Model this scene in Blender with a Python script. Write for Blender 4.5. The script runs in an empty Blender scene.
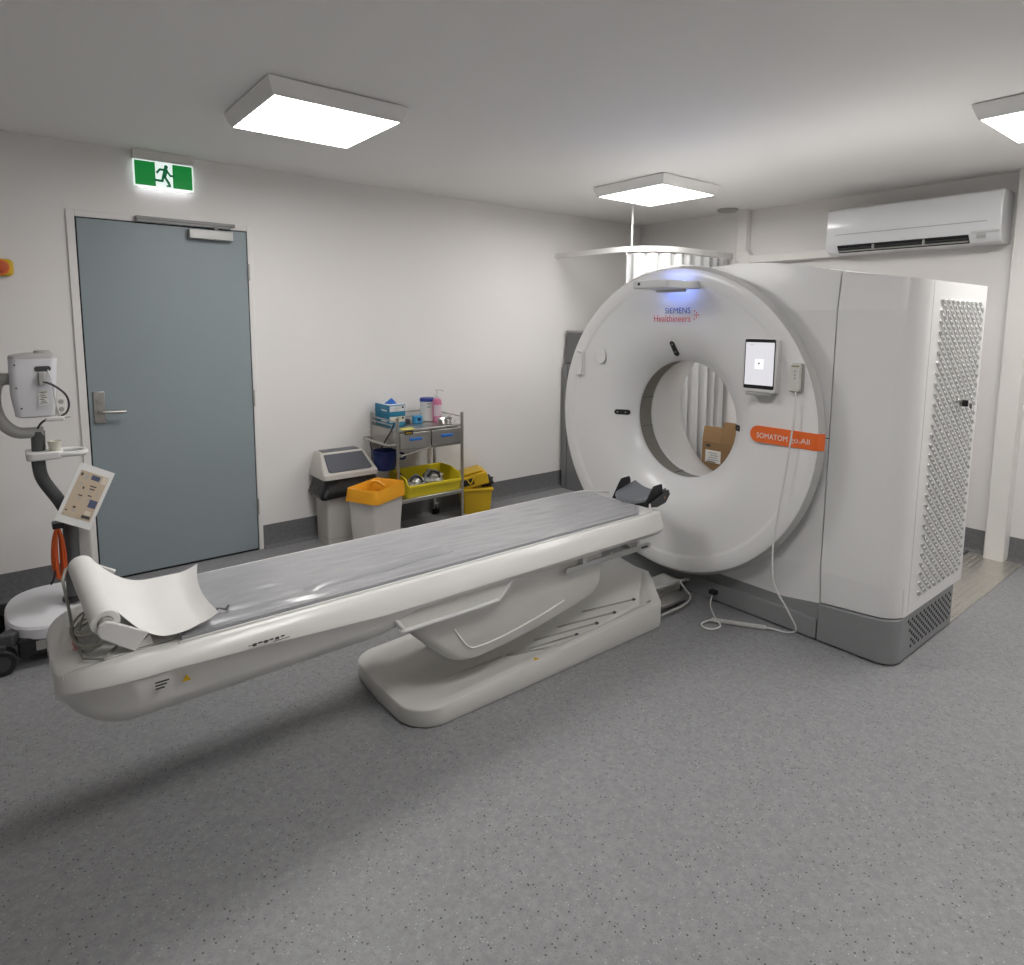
import bpy, bmesh, math, random
from mathutils import Vector, Matrix, noise
random.seed(7)
PI = math.pi
scene = bpy.context.scene
C = scene.collection

# ---------------------------------------------------------------- camera
F_PX, CX, CY = 644.07, 510.87, 398.67
YAW, PITCH, ROLL = 0.6754, 0.1180, 0.0067
f = Vector((math.sin(YAW)*math.cos(PITCH), math.cos(YAW)*math.cos(PITCH), -math.sin(PITCH)))
r0 = Vector((math.cos(YAW), -math.sin(YAW), 0)); u0 = r0.cross(f)
r = math.cos(ROLL)*r0 + math.sin(ROLL)*u0
u = -math.sin(ROLL)*r0 + math.cos(ROLL)*u0
cam = bpy.data.cameras.new('camera'); cam_o = bpy.data.objects.new('camera', cam); C.objects.link(cam_o)
M = Matrix((r, u, -f)).transposed().to_4x4(); M.translation = (0, -4.3388, 1.5341)
cam_o.matrix_world = M
cam.sensor_fit = 'HORIZONTAL'; cam.sensor_width = 36; cam.lens = F_PX/1024*36
cam.shift_x = (512-CX)/1024; cam.shift_y = (CY-482.5)/1024
cam.clip_start = 0.02
scene.camera = cam_o

# ---------------------------------------------------------------- world / exposure
w = bpy.data.worlds.new('world'); scene.world = w; w.use_nodes = True
w.node_tree.nodes['Background'].inputs[0].default_value = (1, 1, 1, 1)
w.node_tree.nodes['Background'].inputs[1].default_value = 0.05
vs = scene.view_settings
vs.view_transform = 'Standard'; vs.look = 'None'; vs.gamma = 1; vs.exposure = 0.70; vs.use_curve_mapping = False
PANEL_STRENGTH = 13.0

# ---------------------------------------------------------------- materials
MATS = {}
def mat(name, col, rough=.5, metal=0, noise_amt=.03, noise_scale=8, bump=0, bump_scale=60, coat=0, emit=None, emit_s=0, trans=0, alpha=1, ior=1.45, spec=None):
    if name in MATS: return MATS[name]
    m = bpy.data.materials.new(name); m.use_nodes = True
    nt = m.node_tree; b = nt.nodes['Principled BSDF']
    tc = nt.nodes.new('ShaderNodeTexCoord')
    nz = nt.nodes.new('ShaderNodeTexNoise'); nz.inputs['Scale'].default_value = noise_scale; nz.inputs['Detail'].default_value = 4
    nt.links.new(tc.outputs['Object'], nz.inputs['Vector'])
    mr = nt.nodes.new('ShaderNodeMapRange')
    mr.inputs['To Min'].default_value = 1-noise_amt; mr.inputs['To Max'].default_value = 1+noise_amt
    nt.links.new(nz.outputs['Fac'], mr.inputs['Value'])
    mx = nt.nodes.new('ShaderNodeVectorMath'); mx.operation = 'SCALE'
    mx.inputs[0].default_value = col[:3]
    nt.links.new(mr.outputs['Result'], mx.inputs['Scale'])
    nt.links.new(mx.outputs['Vector'], b.inputs['Base Color'])
    b.inputs['Roughness'].default_value = rough; b.inputs['Metallic'].default_value = metal
    b.inputs['Coat Weight'].default_value = coat; b.inputs['Coat Roughness'].default_value = .12
    b.inputs['IOR'].default_value = ior
    if spec is not None: b.inputs['Specular IOR Level'].default_value = spec
    if name == 'mattress_vinyl': b.inputs['Coat Roughness'].default_value = .3
    if bump:
        n2 = nt.nodes.new('ShaderNodeTexNoise'); n2.inputs['Scale'].default_value = bump_scale; n2.inputs['Detail'].default_value = 3
        nt.links.new(tc.outputs['Object'], n2.inputs['Vector'])
        bp = nt.nodes.new('ShaderNodeBump'); bp.inputs['Strength'].default_value = bump; bp.inputs['Distance'].default_value = .01
        nt.links.new(n2.outputs['Fac'], bp.inputs['Height']); nt.links.new(bp.outputs['Normal'], b.inputs['Normal'])
    if emit:
        b.inputs['Emission Color'].default_value = (*emit, 1); b.inputs['Emission Strength'].default_value = emit_s
    if trans: b.inputs['Transmission Weight'].default_value = trans
    if alpha < 1: b.inputs['Alpha'].default_value = alpha
    MATS[name] = m
    return m

def vinyl(name, base, dark, light, scale=1.0):
    m = bpy.data.materials.new(name); m.use_nodes = True
    nt = m.node_tree; b = nt.nodes['Principled BSDF']; N = nt.nodes.new; L = nt.links.new
    tc = N('ShaderNodeTexCoord')
    def flecks(sc, thr, prob):
        v = N('ShaderNodeTexVoronoi'); v.inputs['Scale'].default_value = sc*scale
        L(tc.outputs['Object'], v.inputs['Vector'])
        sep = N('ShaderNodeSeparateColor'); L(v.outputs['Color'], sep.inputs['Color'])
        lt = N('ShaderNodeMath'); lt.operation = 'LESS_THAN'; lt.inputs[1].default_value = thr; L(v.outputs['Distance'], lt.inputs[0])
        pr = N('ShaderNodeMath'); pr.operation = 'LESS_THAN'; pr.inputs[1].default_value = prob; L(sep.outputs['Red'], pr.inputs[0])
        mu = N('ShaderNodeMath'); mu.operation = 'MULTIPLY'; L(lt.outputs[0], mu.inputs[0]); L(pr.outputs[0], mu.inputs[1])
        return mu.outputs[0]
    nz = N('ShaderNodeTexNoise'); nz.inputs['Scale'].default_value = 55; nz.inputs['Detail'].default_value = 6; L(tc.outputs['Object'], nz.inputs['Vector'])
    cr = N('ShaderNodeValToRGB'); L(nz.outputs['Fac'], cr.inputs['Fac'])
    cr.color_ramp.elements[0].position = .3; cr.color_ramp.elements[1].position = .7
    cr.color_ramp.elements[0].color = (*[c*.86 for c in base], 1); cr.color_ramp.elements[1].color = (*[c*1.12 for c in base], 1)
    prev = cr.outputs['Color']
    for fac, col in ((flecks(95, .27, .15), dark), (flecks(130, .28, .09), light), (flecks(200, .36, .25), [c*.72 for c in base])):
        mx = N('ShaderNodeMix'); mx.data_type = 'RGBA'
        L(fac, mx.inputs[0]); L(prev, mx.inputs[6]); mx.inputs[7].default_value = (*col, 1)
        prev = mx.outputs[2]
    L(prev, b.inputs['Base Color']); b.inputs['Roughness'].default_value = .42; b.inputs['Specular IOR Level'].default_value = .35
    bp = N('ShaderNodeBump'); bp.inputs['Strength'].default_value = .12; bp.inputs['Distance'].default_value = .004
    n2 = N('ShaderNodeTexNoise'); n2.inputs['Scale'].default_value = 220; L(tc.outputs['Object'], n2.inputs['Vector'])
    L(n2.outputs['Fac'], bp.inputs['Height']); L(bp.outputs['Normal'], b.inputs['Normal'])
    return m

M_FLOOR = vinyl('floor_vinyl', (.275, .275, .282), (.085, .085, .09), (.44, .44, .45))
M_SKIRT = vinyl('skirting_vinyl', (.165, .165, .17), (.07, .07, .07), (.24, .24, .24))
M_WALL = mat('wall_paint', (.82, .80, .785), .55, bump=.05, bump_scale=140, noise_amt=.015, noise_scale=1.5)
M_CEIL = mat('ceiling_paint', (.92, .91, .895), .8, bump=.04, bump_scale=120, noise_amt=.015, noise_scale=1.5)
M_TRIM = mat('trim_paint', (.80, .785, .75), .4)
M_DOOR = mat('door_paint', (.275, .325, .345), .42, noise_amt=.03, noise_scale=3)
M_STEEL = mat('brushed_steel', (.52, .5, .47), .32, 1, bump=.03)
M_STEEL_D = mat('dull_steel', (.42, .41, .39), .42, .9)
M_ALU = mat('satin_aluminium', (.62, .62, .61), .35, .8)
M_BLACK = mat('black_plastic', (.015, .015, .017), .4)
M_GAP = mat('dark_gap', (.02, .02, .022), .8)
M_DGREY = mat('dark_grey_plastic', (.055, .057, .06), .45)
M_WHITE = mat('white_plastic', (.72, .715, .705), .35, noise_amt=.015)
M_GANTRY = mat('gantry_shell', (.82, .815, .81), .32, noise_amt=.01, noise_scale=3, coat=.25)
M_RIM = mat('gantry_rim', (.48, .475, .465), .4)
M_GREYBASE = mat('gantry_base_grey', (.25, .255, .26), .38)
M_TABLE = mat('table_shell', (.77, .76, .74), .3, noise_amt=.012, coat=.2)
M_TABLE_G = mat('table_grey_shell', (.66, .65, .625), .4, noise_amt=.012)
M_MATT = mat('mattress_vinyl', (.34, .343, .36), .3, noise_amt=.08, noise_scale=6, coat=.9, bump=.12, bump_scale=11)
M_PAPER = mat('paper', (.82, .81, .79), .8)
M_DIFF = mat('lamp_diffuser', (1, 1, 1), .6, emit=(1, .98, .955), emit_s=PANEL_STRENGTH)
M_YELLOW = mat('yellow_plastic', (.72, .58, .02), .38)
M_YELLOW2 = mat('sharps_yellow', (.66, .42, .015), .4)
M_ORANGE = mat('orange_label', (.86, .16, .03), .4, noise_amt=.01)
M_CORD = mat('orange_cord', (.60, .10, .02), .5)
M_BLUE = mat('blue_plastic', (.03, .16, .52), .35)
M_NAVY = mat('navy_plastic', (.01, .022, .11), .35)
M_LINER_B = mat('black_liner', (.012, .012, .013), .28, bump=.5, bump_scale=40)
M_LINER_Y = mat('yellow_liner', (.85, .38, .02), .4, bump=.25, bump_scale=30)
M_CARD = mat('cardboard', (.30, .18, .085), .8, noise_amt=.08, noise_scale=12)
M_CURT = mat('curtain_cloth', (.60, .605, .61), .85, noise_amt=.03, bump=.1, bump_scale=200)
M_CABGREY = mat('cabinet_grey', (.22, .222, .228), .4)
M_LGREY = mat('light_grey_plastic', (.40, .395, .38), .45)
M_INK = mat('dark_ink', (.06, .06, .06), .7)
M_RED = mat('red_print', (.70, .07, .06), .5)
M_NAVYINK = mat('blue_print', (.03, .09, .33), .5)

# ---------------------------------------------------------------- mesh builder
class MB:
    def __init__(s): s.v = []; s.f = []
    def add(s, vs, fs):
        o = len(s.v); s.v += [tuple(p) for p in vs]; s.f += [tuple(i+o for i in q) for q in fs]; return s
    def box(s, a, b, rot=None, piv=None):
        x0, y0, z0 = a; x1, y1, z1 = b
        P = [(x0,y0,z0),(x1,y0,z0),(x1,y1,z0),(x0,y1,z0),(x0,y0,z1),(x1,y0,z1),(x1,y1,z1),(x0,y1,z1)]
        if rot is not None:
            c = Vector(piv) if piv else Vector(((x0+x1)/2, (y0+y1)/2, (z0+z1)/2))
            P = [c + rot @ (Vector(p)-c) for p in P]
        return s.add(P, [(0,3,2,1),(4,5,6,7),(0,1,5,4),(1,2,6,5),(2,3,7,6),(3,0,4,7)])
    def loft(s, rings, caps=True, closed=True):
        n = len(rings[0]); vs = [p for R_ in rings for p in R_]; fs = []
        for i in range(len(rings)-1):
            for j in range(n if closed else n-1):
                k = (j+1) % n
                fs.append((i*n+j, i*n+k, (i+1)*n+k, (i+1)*n+j))
        if caps: fs.append(tuple(reversed(range(n)))); fs.append(tuple((len(rings)-1)*n+j for j in range(n)))
        return s.add(vs, fs)
    def prism(s, poly, d):               # polygon of 3D points extruded by vector d
        d = Vector(d); return s.loft([[Vector(p) for p in poly], [Vector(p)+d for p in poly]])
    def cyl(s, a, b, ra, rb=None, n=20, caps=True):
        a = Vector(a); b = Vector(b); rb = ra if rb is None else rb
        ax = (b-a).normalized(); t = Vector((0,0,1)) if abs(ax.z) < .9 else Vector((1,0,0))
        e1 = ax.cross(t).normalized(); e2 = ax.cross(e1)
        R_ = [[c + (e1*math.cos(2*PI*i/n) + e2*math.sin(2*PI*i/n))*q for i in range(n)] for c, q in ((a, ra), (b, rb))]
        return s.loft(R_, caps)
    def lathe(s, prof, c, axis='z', n=32, caps=True):   # prof: (radius, height)
        c = Vector(c); rings = []
        for q, h in prof:
            R_ = []
            for i in range(n):
                t = 2*PI*i/n
                if axis == 'z': R_.append(c + Vector((q*math.cos(t), q*math.sin(t), h)))
                elif axis == 'x': R_.append(c + Vector((h, q*math.cos(t), q*math.sin(t))))
                else: R_.append(c + Vector((q*math.sin(t), h, q*math.cos(t))))
            rings.append(R_)
        return s.loft(rings, caps)
    def tube(s, pts, rad, n=10, sub=6, smooth=True, sx=1.0):
        P = [Vector(p) for p in pts]
        if smooth and len(P) > 2: P = catmull(P, sub)
        rings = []; prev = None
        for i, p in enumerate(P):
            t = (P[min(i+1, len(P)-1)] - P[max(i-1, 0)]).normalized()
            if prev is None:
                a = Vector((0,0,1)) if abs(t.z) < .9 else Vector((1,0,0)); e1 = t.cross(a).normalized()
            else: e1 = (prev - t*prev.dot(t)).normalized()
            e2 = t.cross(e1); prev = e1
            q = rad(i/(len(P)-1)) if callable(rad) else rad
            rings.append([p + e1*math.cos(2*PI*j/n)*q*sx + e2*math.sin(2*PI*j/n)*q for j in range(n)])
        return s.loft(rings)
    def sphere(s, c, q, n=16, m=10, sc=(1,1,1)):
        c = Vector(c); rings = []
        for i in range(1, m):
            t = PI*i/m
            rings.append([c + Vector((math.sin(t)*math.cos(2*PI*j/n)*q*sc[0], math.sin(t)*math.sin(2*PI*j/n)*q*sc[1], math.cos(t)*q*sc[2])) for j in range(n)])
        return s.loft(rings)
    def grid(s, fn, nu, nv):
        vs = [fn(i/nu, j/nv) for i in range(nu+1) for j in range(nv+1)]
        fs = [(i*(nv+1)+j, (i+1)*(nv+1)+j, (i+1)*(nv+1)+j+1, i*(nv+1)+j+1) for i in range(nu) for j in range(nv)]
        return s.add(vs, fs)
    def thick_grid(s, fn, nu, nv, d):
        top = [Vector(fn(i/nu, j/nv)) for i in range(nu+1) for j in range(nv+1)]
        n = len(top); W_ = nv+1; d = Vector(d)
        fs = []
        for i in range(nu):
            for j in range(nv):
                a, b, c, e = i*W_+j, (i+1)*W_+j, (i+1)*W_+j+1, i*W_+j+1
                fs += [(a, b, c, e), (a+n, e+n, c+n, b+n)]
        for i in range(nu):
            a, b = i*W_, (i+1)*W_; fs.append((b, a, a+n, b+n)); a, b = i*W_+nv, (i+1)*W_+nv; fs.append((a, b, b+n, a+n))
        for j in range(nv):
            a, b = j, j+1; fs.append((a, b, b+n, a+n)); a, b = nu*W_+j, nu*W_+j+1; fs.append((b, a, a+n, b+n))
        return s.add(top + [p+d for p in top], fs)

def catmull(P, sub):
    out = []
    for i in range(len(P)-1):
        p0, p1, p2, p3 = P[max(i-1,0)], P[i], P[i+1], P[min(i+2,len(P)-1)]
        for k in range(sub):
            t = k/sub
            out.append(.5*((2*p1) + (p2-p0)*t + (2*p0-5*p1+4*p2-p3)*t*t + (3*p1-p0-3*p2+p3)*t**3))
    out.append(P[-1]); return out

ORG = {}
def obj(name, mb, m, parent=None, bevel=0, seg=2, smooth=True, ang=35, local=False, recalc=True, base=None):
    if parent is not None: org = Vector((0,0,0)) if local else ORG[parent.name]
    else:
        if base is None:
            xs = [p[0] for p in mb.v]; ys = [p[1] for p in mb.v]; zs = [p[2] for p in mb.v]
            base = ((min(xs)+max(xs))/2, (min(ys)+max(ys))/2, min(zs))
        org = Vector(base)
    me = bpy.data.meshes.new(name)
    me.from_pydata([tuple(Vector(p)-org) for p in mb.v], [], mb.f)
    if recalc:
        bm = bmesh.new(); bm.from_mesh(me); bmesh.ops.recalc_face_normals(bm, faces=bm.faces); bm.to_mesh(me); bm.free()
    if smooth:
        me.polygons.foreach_set('use_smooth', [True]*len(me.polygons)); me.set_sharp_from_angle(angle=math.radians(ang))
    me.materials.append(m); me.update()
    o = bpy.data.objects.new(name, me); C.objects.link(o)
    if parent is None: o.location = org
    else: o.parent = parent
    ORG[o.name] = org
    if bevel:
        b = o.modifiers.new('bevel', 'BEVEL'); b.width = bevel; b.segments = seg; b.limit_method = 'ANGLE'; b.angle_limit = math.radians(30)
        b.harden_normals = False
    return o
def tag(o, label, cat, group=None, kind=None):
    o['label'] = label; o['category'] = cat
    if group: o['group'] = group
    if kind: o['kind'] = kind
    return o
def thing(name, label, cat, loc, rotz=0, group=None):
    o = bpy.data.objects.new(name, None); C.objects.link(o); o.location = loc; o.rotation_euler = (0,0,rotz)
    o.empty_display_size = .1; ORG[o.name] = Vector(loc)
    return tag(o, label, cat, group)
def struct(name, mb, m, parent=None, label=None, **k):
    o = obj(name, mb, m, parent, **k)
    if parent is None: o['kind'] = 'structure'
    if label: o['label'] = label
    return o
def copy_tree(root, loc, rotz=0, label=None):
    q = root.copy(); C.objects.link(q); q.location = loc; q.rotation_euler = (0,0,rotz)
    if label: q['label'] = label
    for ch in root.children:
        c = ch.copy(); C.objects.link(c); c.parent = q
        for g in ch.children:
            d = g.copy(); C.objects.link(d); d.parent = c
    return q
def text_mb(txt, origin, right, up, width, height=None, bold=0.0, depth=.0006, align='LEFT', shear=0):
    cu = bpy.data.curves.new('tmp', 'FONT'); cu.body = txt; cu.size = 1; cu.offset = bold; cu.resolution_u = 3; cu.shear = shear
    to = bpy.data.objects.new('tmp', cu); C.objects.link(to)
    dg = bpy.context.evaluated_depsgraph_get(); me = bpy.data.meshes.new_from_object(to.evaluated_get(dg))
    xs = [v.co.x for v in me.vertices]; ys = [v.co.y for v in me.vertices]
    sx = width/(max(xs)-min(xs)); sy = sx if height is None else height/(max(ys)-min(ys))
    right = Vector(right).normalized(); up = Vector(up).normalized(); nrm = right.cross(up); o = Vector(origin)
    mb = MB()
    mb.add([o + right*((v.co.x-min(xs))*sx) + up*((v.co.y-min(ys))*sy) + nrm*depth for v in me.vertices], [tuple(p.vertices) for p in me.polygons])
    bpy.data.objects.remove(to); bpy.data.curves.remove(cu); bpy.data.meshes.remove(me)
    return mb
def arc(c, q, a0, a1, n):      # 2D arc
    return [(c[0]+q*math.cos(a0+(a1-a0)*i/n), c[1]+q*math.sin(a0+(a1-a0)*i/n)) for i in range(n+1)]
def rrect(x0, y0, x1, y1, q, n=6):
    return (arc((x1-q, y1-q), q, 0, PI/2, n) + arc((x0+q, y1-q), q, PI/2, PI, n) +
            arc((x0+q, y0+q), q, PI, 1.5*PI, n) + arc((x1-q, y0+q), q, 1.5*PI, 2*PI, n))

# ---------------------------------------------------------------- the room
XB, XL, YF, H = 5.124, -1.9, -6.4, 2.5
struct('floor', MB().box((XL-.1, YF-.1, -.1), (XB+.1, .1, 0)), M_FLOOR, label='speckled grey vinyl floor')
struct('ceiling', MB().box((XL-.1, YF-.1, H), (XB+.1, .1, H+.1)), M_CEIL, label='off-white painted ceiling')
struct('wall_back', MB().box((XL, 0, 0), (XB, .1, H)), M_WALL, label='off-white wall with the grey door')
struct('wall_right', MB().box((XB, YF, 0), (XB+.1, 0, H)), M_WALL, label='off-white wall carrying the air conditioner')
struct('wall_left', MB().box((XL-.1, YF, 0), (XL, 0, H)), M_WALL)
struct('wall_front', MB().box((XL, YF-.1, 0), (XB, YF, H)), M_WALL)
HB = .16
def skirt(name, a, b, nrm):
    a = Vector((*a, 0)); b = Vector((*b, 0)); n = Vector((*nrm, 0)); mb = MB()
    prof = [(0, HB), (.004, HB), (.005, .05), (.012, .02), (.035, .002), (.035, -.001), (0, -.001)]
    mb.loft([[p + n*d + Vector((0,0,z)) for d, z in prof] for p in (a, b)])
    return struct(name, mb, M_SKIRT, label='grey coved vinyl skirting')
skirt('baseboard_back', (1.337, 0), (XB, 0), (0, -1))
skirt('baseboard_back', (XL, 0), (.352, 0), (0, -1))
skirt('baseboard_right', (XB, 0), (XB, YF), (-1, 0))
skirt('baseboard_left', (XL, 0), (XL, YF), (1, 0))
skirt('baseboard_front', (XL, YF), (XB, YF), (0, 1))
# square white post against the right wall
struct('trim_1', MB().box((5.02, -3.195, .004), (5.124, -3.085, H)), M_TRIM, bevel=.004, label='square white duct running up the wall')

# door
DL, DR, DT = .3947, 1.3005, 2.0928
door = thing('door_1', 'plain grey-blue door in a white frame', 'door', (.85, 0, 0)); door['kind'] = 'structure'
obj('door_gap', MB().box((DL-.004, -.006, 0), (DR+.004, 0, DT+.004)), M_GAP, door)
leaf = obj('door_leaf', MB().box((DL+.003, -.014, .014), (DR-.003, -.001, DT-.003)), M_DOOR, door, bevel=.001)
for nm, a, b in (('jamb', (DL-.043, -.012, 0), (DL-.004, 0, DT+.04)), ('jamb', (DR+.004, -.012, 0), (DR+.034, 0, DT+.04)), ('frame_head', (DL-.004, -.012, DT+.004), (DR+.004, 0, DT+.04))):
    obj(nm, MB().box(a, b), M_WALL, door, bevel=.003)
hd = obj('handle_plate', MB().box((.418, -.026, .945), (.475, -.014, 1.125)), M_STEEL_D, door, bevel=.003)
obj('lever', MB().tube([(.447, -.02, 1.012), (.447, -.062, 1.012), (.46, -.075, 1.012), (.57, -.075, 1.008)], .0095), M_STEEL, hd)
obj('thumb_turn', MB().cyl((.447, -.014, 1.075), (.447, -.036, 1.075), .012), M_STEEL, hd)
cl = obj('closer_body', MB().box((.955, -.07, 2.022), (1.205, -.014, 2.078)), mat('closer_grey', (.42, .42, .41), .4, .3), door, bevel=.004)
obj('closer_arm', MB().box((.685, -.045, 2.095), (1.2, -.028, 2.112)).box((1.1, -.05, 2.07), (1.125, -.03, 2.105)), mat('track_grey', (.25, .25, .25), .4), cl, bevel=.002)
obj('closer_track', MB().box((.68, -.05, 2.11), (1.225, -.02, 2.128)), mat('track_grey', (.25, .25, .25), .4), cl, bevel=.002)
for z in (1.84, 1.03, .3):
    obj('hinge', MB().cyl((DR+.003, -.02, z-.052), (DR+.003, -.02, z+.052), .008), M_STEEL_D, door)

# ---------------------------------------------------------------- ceiling lamps
M_LAMPF = mat('lamp_frame', (.86, .855, .84), .5)
def make_lamp(x, y, label):
    t = thing('ceiling_lamp', label, 'ceiling light', (x, y, H), 0, 'square ceiling panel lights')
    a, b = .312, .282; z0, z1 = H-.07, H
    mb = MB()
    def ring(q, z): return [Vector((x+sx*q, y+sy*q, z)) for sx, sy in ((-1,-1),(1,-1),(1,1),(-1,1))]
    mb.loft([ring(a, z1-.004), ring(a, z1-.012), ring(b+.008, z0), ring(b, z0), ring(b, z0+.012)])
    obj('frame', mb, M_LAMPF, t, smooth=False)
    obj('back_plate', MB().box((x-a+.01, y-a+.01, z1-.0045), (x+a-.01, y+a-.01, z1)), M_DGREY, t, smooth=False)  # dark colour paints the shadow gap between frame and ceiling
    obj('diffuser', MB().box((x-b, y-b, z0+.002), (x+b, y+b, z0+.011)), M_DIFF, t, smooth=False)
    return t
lamp = make_lamp(1.225, -1.355, 'square ceiling panel light nearest the exit sign')
copy_tree(lamp, (3.74, -1.30, H), 0, 'square ceiling panel light above the scanner ring')
copy_tree(lamp, (3.735, -3.60, H), 0, 'square ceiling panel light cut off at the right edge')
copy_tree(lamp, (1.225, -3.62, H), 0, 'square ceiling panel light just above the frame over the table end')
copy_tree(lamp, (3.735, -5.87, H), 0, 'unseen square ceiling panel light added as fill far behind the camera')  # unseen lamp added on the grid to fill the room from behind

# ---------------------------------------------------------------- exit sign
es = thing('exit_sign', 'lit green exit sign with running figure above the door', 'exit sign', (.85, -.02, 2.3))
M_SIGNW = mat('sign_white_lit', (.9, .9, .9), .5, emit=(.85, 1, .95), emit_s=.42)
M_SIGNG = mat('sign_green_lit', (.005, .14, .03), .5, emit=(.004, .22, .035), emit_s=.4)
M_SIGNS = mat('sign_strip_lit', (1, 1, 1), .5, emit=(.93, .93, 1), emit_s=3)
obj('housing', MB().box((.693, -.05, 2.442), (1.008, -.0, 2.497)), M_TRIM, es, bevel=.003)
sp = obj('panel', MB().box((.693, -.035, 2.295), (1.008, -.022, 2.442)), M_SIGNW, es, bevel=.001)
obj('green_field', MB().box((.700, -.0365, 2.302), (.805, -.035, 2.436)), M_SIGNG, sp, smooth=False)
obj('green_field', MB().box((.896, -.0365, 2.302), (1.001, -.035, 2.436)), M_SIGNG, sp, smooth=False)
obj('light_strip', MB().box((.72, -.034, 2.291), (.985, -.024, 2.295)), M_SIGNS, es, smooth=False)
fig = MB()
def limb(p, q, wd):
    a = Vector((p[0], p[1])); b = Vector((q[0], q[1])); d = (b-a).normalized(); wd *= 1.25; n = Vector((-d.y, d.x))*wd/2
    pts = [a+n-d*wd*.3, a-n-d*wd*.3, b-n+d*wd*.3, b+n+d*wd*.3]
    fig.prism([(.797+p_[0]*.105, -.0368, 2.308+p_[1]*.124) for p_ in pts], (0, -.0012, 0))
fig.prism([(.797+.105*(.62+.105*math.cos(t)), -.0368, 2.308+.124*(.88+.095*math.sin(t))) for t in [2*PI*i/14 for i in range(14)]], (0, -.0012, 0))
for p, q, wd in (((.6,.74),(.5,.42),.17), ((.58,.74),(.3,.74),.085), ((.3,.74),(.16,.58),.085), ((.64,.72),(.82,.5),.085), ((.82,.5),(1.0,.5),.085),
                 ((.52,.45),(.72,.16),.1), ((.72,.16),(.78,.03),.1), ((.47,.45),(.4,.22),.1), ((.4,.22),(.02,.24),.09), ((.62,.02),(.78,.02),.06)):
    limb(p, q, wd)
es.location.x -= .008; es.location.z += .003
obj('running_figure', fig, mat('sign_green_dark', (.01, .14, .06), .5, emit=(.002, .08, .03), emit_s=.5), sp, smooth=False, recalc=True)

# emergency stop on the wall
eb = thing('emergency_stop', 'yellow emergency stop box with red button on the wall', 'stop button', (.055, 0, 1.77))
obj('box', MB().box((-.005, -.05, 1.755), (.108, 0, 1.845)), M_YELLOW2, eb, bevel=.03, seg=5)
obj('button', MB().lathe([(.018, 0), (.018, -.02), (.03, -.022), (.033, -.03), (.03, -.04), (.012, -.045)], (.05, -.05, 1.80), 'y'), mat('button_red', (.55, .09, .02), .4), eb)
obj('collar', MB().cyl((.05, -.05, 1.80), (.05, -.055, 1.80), .04), M_ORANGE, eb)

# power outlet behind the stand
po = thing('power_outlet', 'white double power outlet on the wall beside the door', 'outlet', (.268, 0, 1.015))
obj('plate', MB().box((.246, -.009, 1.015), (.290, 0, 1.103)), M_TRIM, po, bevel=.003)
for z in (1.038, 1.08): obj('socket', MB().cyl((.268, -.009, z), (.268, -.0105, z), .013, n=16), M_LGREY, po)

# ---------------------------------------------------------------- scanner gantry
YC, ZC, RD = -2.108, .99, .868
XF, XK = 3.03, 3.84            # front plane of the body, back plane
g = thing('scanner_gantry', 'white ring-shaped scanner gantry with grey base', 'scanner', (3.4, -2.2, 0))
# main cover: outline sampled by angle around the bore
top_pts = [(YC, 1.80), (-2.2, 1.832), (-2.4, 1.846), (-2.59, 1.838), (-2.78, 1.812), (-2.944, 1.778)]
out = []
for i in range(49): out.append((YC +   .82*math.cos(PI/2 - PI*i/48), ZC + .82*math.sin(PI/2 - PI*i/48)))     # far half: follows the ring (+y side)
out = out[:-1]
low = [(YC, .19), (-2.2, .13), (-2.44, .127), (-2.7, .151), (-2.944, .188)]
out += low
out += [(-2.944, z) for z in (.4, .7, 1.0, 1.3, 1.6)]
out += list(reversed(top_pts))[:-1]
inner = []
for (y, z) in out:
    a = math.atan2(z-ZC, y-YC); inner.append((YC+.5*math.cos(a), ZC+.5*math.sin(a)))
mb = MB(); n = len(out)
mb.loft([[(XF+.06, *p) for p in inner], [(XF, *p) for p in inner], [(XF, *p) for p in out], [(XK, *p) for p in out], [(XK, YC+(y-YC)*1.24, ZC+(z-ZC)*1.24) for y, z in inner]], caps=False)
main = obj('main_cover', mb, M_GANTRY, g, ang=25)
def crease(o, z, fn):
    bm = bmesh.new(); bm.from_mesh(o.data)
    bmesh.ops.bisect_plane(bm, geom=bm.verts[:]+bm.edges[:]+bm.faces[:], plane_co=(0, 0, z), plane_no=(0, 0, 1))
    for v in bm.verts: v.co.x += fn(v.co.x + 3.4, v.co.z)
    bm.to_mesh(o.data); bm.free()
    o.data.set_sharp_from_angle(angle=math.radians(4))
def lean(x, z): return (z-1.6)*.12 if z > 1.6 and x < 3.3 else 0
def tuck(x, z): return (.36-z)*.10 if z < .36 and x < 3.1 else 0
crease(main, 1.6, lean); crease(main, .36, tuck)
# front ring (lathe about x)
prof = [(.840, 2.922), (.839, 2.9185), (.836, 2.9165), (.80, 2.9150), (.768, 2.9145), (.762, 2.9155), (.754, 2.9195), (.745, 2.9205), (.70, 2.921), (.62, 2.924), (.55, 2.932), (.5, 2.944), (.46, 2.961), (.42, 2.985), (.39, 3.006), (.365, 3.028), (.348, 3.046), (.338, 3.058), (.335, 3.066), (.337, 3.074), (.345, 3.078)]
mb = MB().lathe([(q, x) for q, x in prof], (0, YC, ZC), 'x', 128, caps=False)
obj('front_ring', mb, M_GANTRY, g, ang=50)
obj('ring_edge', MB().lathe([(.840, 2.922), (.843, 2.925), (.858, 2.946), (.8595, 2.951), (.857, 2.957), (.79, XF+.01)], (0, YC, ZC), 'x', 128, caps=False), M_RIM, g, ang=40)  # bevel of the white ring; the shade on it is put into the grey
M_BAND = mat('bore_band', (.20, .19, .165), .35, noise_amt=.1, noise_scale=20)
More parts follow.
